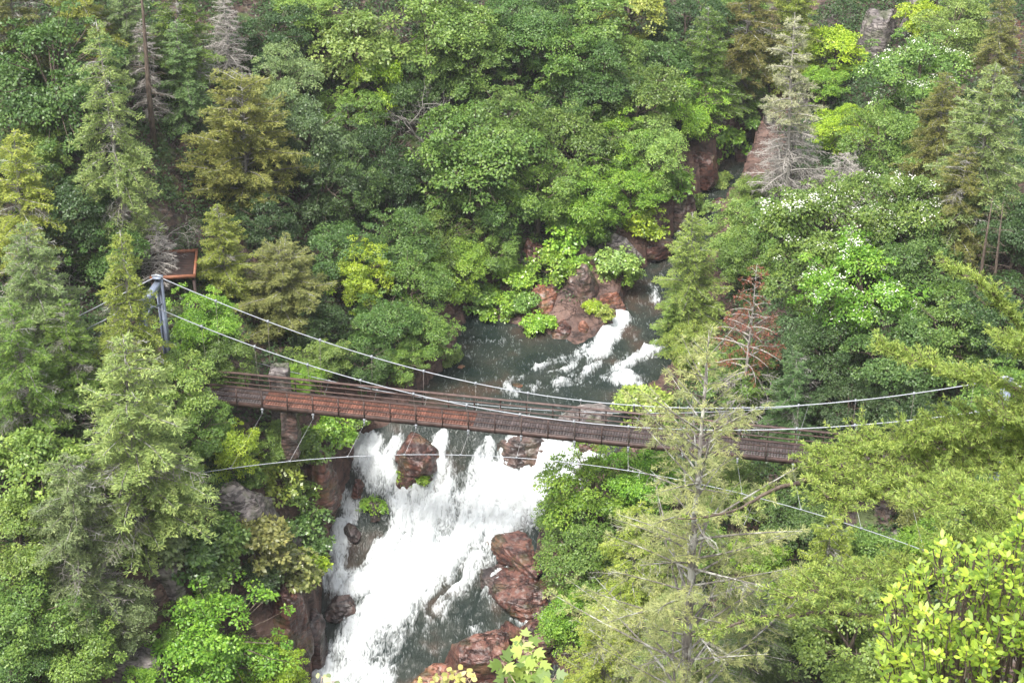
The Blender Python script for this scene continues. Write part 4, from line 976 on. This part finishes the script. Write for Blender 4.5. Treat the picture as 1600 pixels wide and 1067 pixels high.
for pl, d0, d1, tl, dn, start in BOUGHS:
    n = len(pl); P = np.array([atd(x, y, d0+(d1-d0)*i/(n-1)) for i, (x, y) in enumerate(pl)])-ro
    P[0] = [0, 0, P[0][2]+.3]
    uu = np.linspace(0, 1, n); m = 40; tt = np.linspace(0, 1, m)
    Q = np.stack([np.interp(tt, uu, P[:, c]) for c in range(3)], -1)
    for _ in range(3): Q[1:-1] = (Q[:-2]+Q[1:-1]*2+Q[2:])/4
    Q += .03*np.stack([fbm(tt*14+k*7, pl[1][1]*.1, k, 3) for k in range(3)], -1)
    lb.tube(Q, np.linspace(.055, .009, m), 6)
    mp = tl*22/F; Ltot = np.linalg.norm(np.diff(Q, axis=0), axis=1).sum(); cnt = int(Ltot/.03*dn)
    for j in range(cnt):
        f = start+(1-start)*(j+rs.rand())/cnt; i = min(m-2, int(f*(m-1))); q = Q[i]+(Q[i+1]-Q[i])*(f*(m-1)-i); d = unit(Q[i+1]-Q[i])
        sd_ = unit(np.cross(d, [0, 0, 1.])); sg = rs.choice([-1, 1]); dr = unit(d*.7+sd_*sg*.75+rs.normal(size=3)*.3+[0, 0, .25])
        L = mp*rs.uniform(.35, 1.25)*(1.15-f*.45)
        e = q+dr*L; mid = (q+e)/2+np.array([0, 0, .04*L]); lb.tube([q, mid, e], [.008, .006, .004], 3, cap=False)
        subs = max(2, int(L/.055))
        for x in range(subs):
            g = q+(e-q)*(x+1)/subs
            if x % 2 == 0 and L > .2:
                d2 = unit(dr+np.cross(dr, [0, 0, 1.])*rs.choice([-1, 1])*.8+rs.normal(size=3)*.25+[0, 0, .1]); l2 = L*.42*rs.uniform(.5, 1.1)
                lb.tube([g, g+d2*l2], [.004, .003], 3, cap=False)
                for y in range(max(1, int(l2/.05))): tp_.append(g+d2*l2*(y+1)/max(1, int(l2/.05))); td_.append(d2)
            tp_.append(g); td_.append(dr)
tufts(cb, rs, np.array(tp_), np.array(td_), 12, .065, .011)
obj('bough', lb.mesh('bough', M_BARK), root); obj('needles', cb.mesh('needles', M_NEEDLE), root, (.29, .38, .095))

# ------------------------------------------------------------------ big leaved tree bottom right
bp = atd(1560, 1130, 13.5); g = ground(bp[0], bp[1])
root = empty('leafy_tree', (bp[0], bp[1], g), 'near bright yellow green tree with big oval leaves in the bottom right corner', 'tree')
ro = np.array([bp[0], bp[1], g]); rs = np.random.RandomState(9); sb, fb = MB(), MB()
hub = np.array([0, 0, (bp[2]-g)*.55]); sb.tube([(0, 0, -.5), hub*.6, hub, np.array([0, 0, bp[2]-g])], [.09, .08, .06, .03], 8)
edge = [(1600,770),(1560,835),(1480,858),(1440,862),(1400,900),(1385,960),(1400,1000),(1375,1040),(1385,1067)]
def inside(px, py):
    if px < 1365: return False
    lim = np.interp(px, [1365, 1385, 1400, 1440, 1480, 1560, 1600, 1700], [1010, 905, 885, 858, 850, 835, 760, 700]); return py > lim
cnt = 0; Pn, Ax, Nr, Ti = [], [], [], []
while cnt < 2600:
    px, py = rs.uniform(1365, 1700), rs.uniform(740, 1180)
    if not inside(px, py): continue
    px += 26*vnoise(px/40., py/40., 1.7); py += 22*vnoise(px/40., py/40., 9.7)
    if vnoise(px/26., py/26., 4.2) < -.38: continue
    cnt += 1; q = atd(px, py, rs.uniform(11.8, 16))-ro
    d = unit(q-hub+rs.normal(size=3)*.5+[0, 0, .4])
    s0 = q-d*rs.uniform(.1, .25); 
    if cnt % 25 == 0: s1 = hub+(s0-hub)*.45+rs.normal(size=3)*.08; sb.tube([hub, s1, s0], [.02, .014, .008], 4, cap=False)
    sb.tube([s0, (s0+q)/2+rs.normal(size=3)*.02, q], [.006, .005, .003], 4, cap=False)
    nl = rs.randint(4, 9); t0 = rs.rand()*.4
    for k in range(nl):
        a = k*2.4+rs.rand(); sd1 = unit(np.cross(d, [.3, .2, 1.])); sd2 = np.cross(d, sd1)
        ax = d*rs.uniform(.2, .9)+(sd1*math.cos(a)+sd2*math.sin(a))*.9+[0, 0, -.1]
        back = rs.uniform(0, .12) if k > 2 else 0
        Pn.append(q-d*back); Ax.append(ax); Nr.append(np.array([0, 0, 1.])+d*.4+rs.normal(size=3)*.35); Ti.append(min(1, t0+rs.rand()*.6))
fb.leaves(np.array(Pn), np.array(Ax), np.array(Nr), .064*rs.uniform(.45, 1.3, len(Pn)), .031*rs.uniform(.85, 1.15, len(Pn)), np.clip(np.array(Ti)*1.3-.15, 0, 1), .22, 8)
obj('stems', sb.mesh('stems', M_BARK), root); obj('leaves', fb.mesh('leaves', M_LEAF, True), root, (.26, .37, .045))

# ------------------------------------------------------------------ saplings bottom centre
def sapling(px, py, dist, tips, label, col, kind, ls):
    bp = atd(px, py, dist); g = ground(bp[0], bp[1]); ro = np.array([bp[0], bp[1], g])
    root = empty('sapling', ro, label, 'sapling'); rs = np.random.RandomState(int(px)); sb, fb = MB(), MB()
    hub = np.array([0, 0, bp[2]-g]); sb.tube([(0, 0, -.3), hub*.5+[.05, 0, 0], hub], [.03, .022, .012], 6)
    Pn, Ax, Nr, Ti = [], [], [], []
    for tx, ty, n, r in tips:
        q = atd(tx, ty, dist+rs.uniform(-.3, .3))-ro; sb.tube([hub, (hub+q)/2+rs.normal(size=3)*.03, q], [.007, .005, .003], 5)
        for k in range(n):
            a = rs.rand()*2*PI; rr = r*dist/F*math.sqrt(rs.rand()); p = q+np.array([math.cos(a)*rr, math.sin(a)*rr*.5, rs.normal()*rr*.6])
            Pn.append(p); Ax.append(np.array([math.cos(a), math.sin(a)*.8-.3, -.15])+rs.normal(size=3)*.2); Nr.append(np.array([0, -.5, 1.])+rs.normal(size=3)*.3); Ti.append(rs.rand())
            sb.tube([q, p], [.0025, .0018], 3, cap=False)
    fb.leaves(np.array(Pn), np.array(Ax), np.array(Nr), ls*rs.uniform(.6, 1.15, len(Pn)), ls*.95*rs.uniform(.8, 1.1, len(Pn)), np.array(Ti), .15, kind)
    obj('stems', sb.mesh('stems', M_TAN), root); obj('leaves', fb.mesh('leaves', M_LEAF), root, col)
sapling(825,1120,15,[(818,1000,7,10),(825,1020,9,14),(830,1045,10,20),(812,1038,5,12),(845,1055,7,16),(785,1035,5,10),(790,1058,5,10),(865,1060,4,8),(822,1065,9,22)],'thin sapling with light green lobed leaves at the bottom edge below the pointed red rock',(.25,.34,.08),12,.13)
sapling(705,1120,15,[(712,1052,12,12),(730,1060,10,10),(690,1058,8,10),(668,1062,7,9),(742,1050,5,6)],'sapling tips with yellow buds at the bottom edge left of the lobed sapling',(.42,.4,.13),8,.06)
sapling(505,1120,15,[(503,1058,7,10),(520,1064,4,8)],'small pale sprig at the bottom edge in front of the white water',(.36,.42,.2),8,.05)

# ------------------------------------------------------------------ undergrowth over the slopes (uncountable)
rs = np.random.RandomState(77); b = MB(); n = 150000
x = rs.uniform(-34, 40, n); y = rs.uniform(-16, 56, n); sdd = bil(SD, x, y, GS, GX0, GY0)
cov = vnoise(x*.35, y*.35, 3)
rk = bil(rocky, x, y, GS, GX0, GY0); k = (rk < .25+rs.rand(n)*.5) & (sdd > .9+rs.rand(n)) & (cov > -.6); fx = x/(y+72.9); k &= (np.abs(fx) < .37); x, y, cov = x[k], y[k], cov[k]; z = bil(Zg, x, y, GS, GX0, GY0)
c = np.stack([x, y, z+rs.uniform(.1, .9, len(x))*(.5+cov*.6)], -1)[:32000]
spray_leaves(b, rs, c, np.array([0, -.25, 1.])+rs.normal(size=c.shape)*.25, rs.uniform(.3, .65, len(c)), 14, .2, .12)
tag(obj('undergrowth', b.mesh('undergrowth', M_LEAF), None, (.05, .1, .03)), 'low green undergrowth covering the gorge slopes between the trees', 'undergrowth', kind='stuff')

# ------------------------------------------------------------------ haze in the gorge air
HAZE = .00025; HZC, HZH = 50, 260
m = bpy.data.materials.new('haze_air'); m.use_nodes = True; nt = m.node_tree; nt.nodes.remove(nt.nodes['Principled BSDF'])
pv = nt.nodes.new('ShaderNodeVolumePrincipled'); pv.inputs['Color'].default_value = (.93, .96, 1, 1); pv.inputs['Density'].default_value = HAZE; pv.inputs['Anisotropy'].default_value = .2
nt.links.new(pv.outputs[0], nt.nodes['Material Output'].inputs['Volume'])
hb = MB(); hb.box((0, 0, HZC), (1900, 1900, HZH)); tag(obj('haze', hb.mesh('haze', m)), 'thin pale haze filling the air of the gorge', 'haze', kind='stuff')
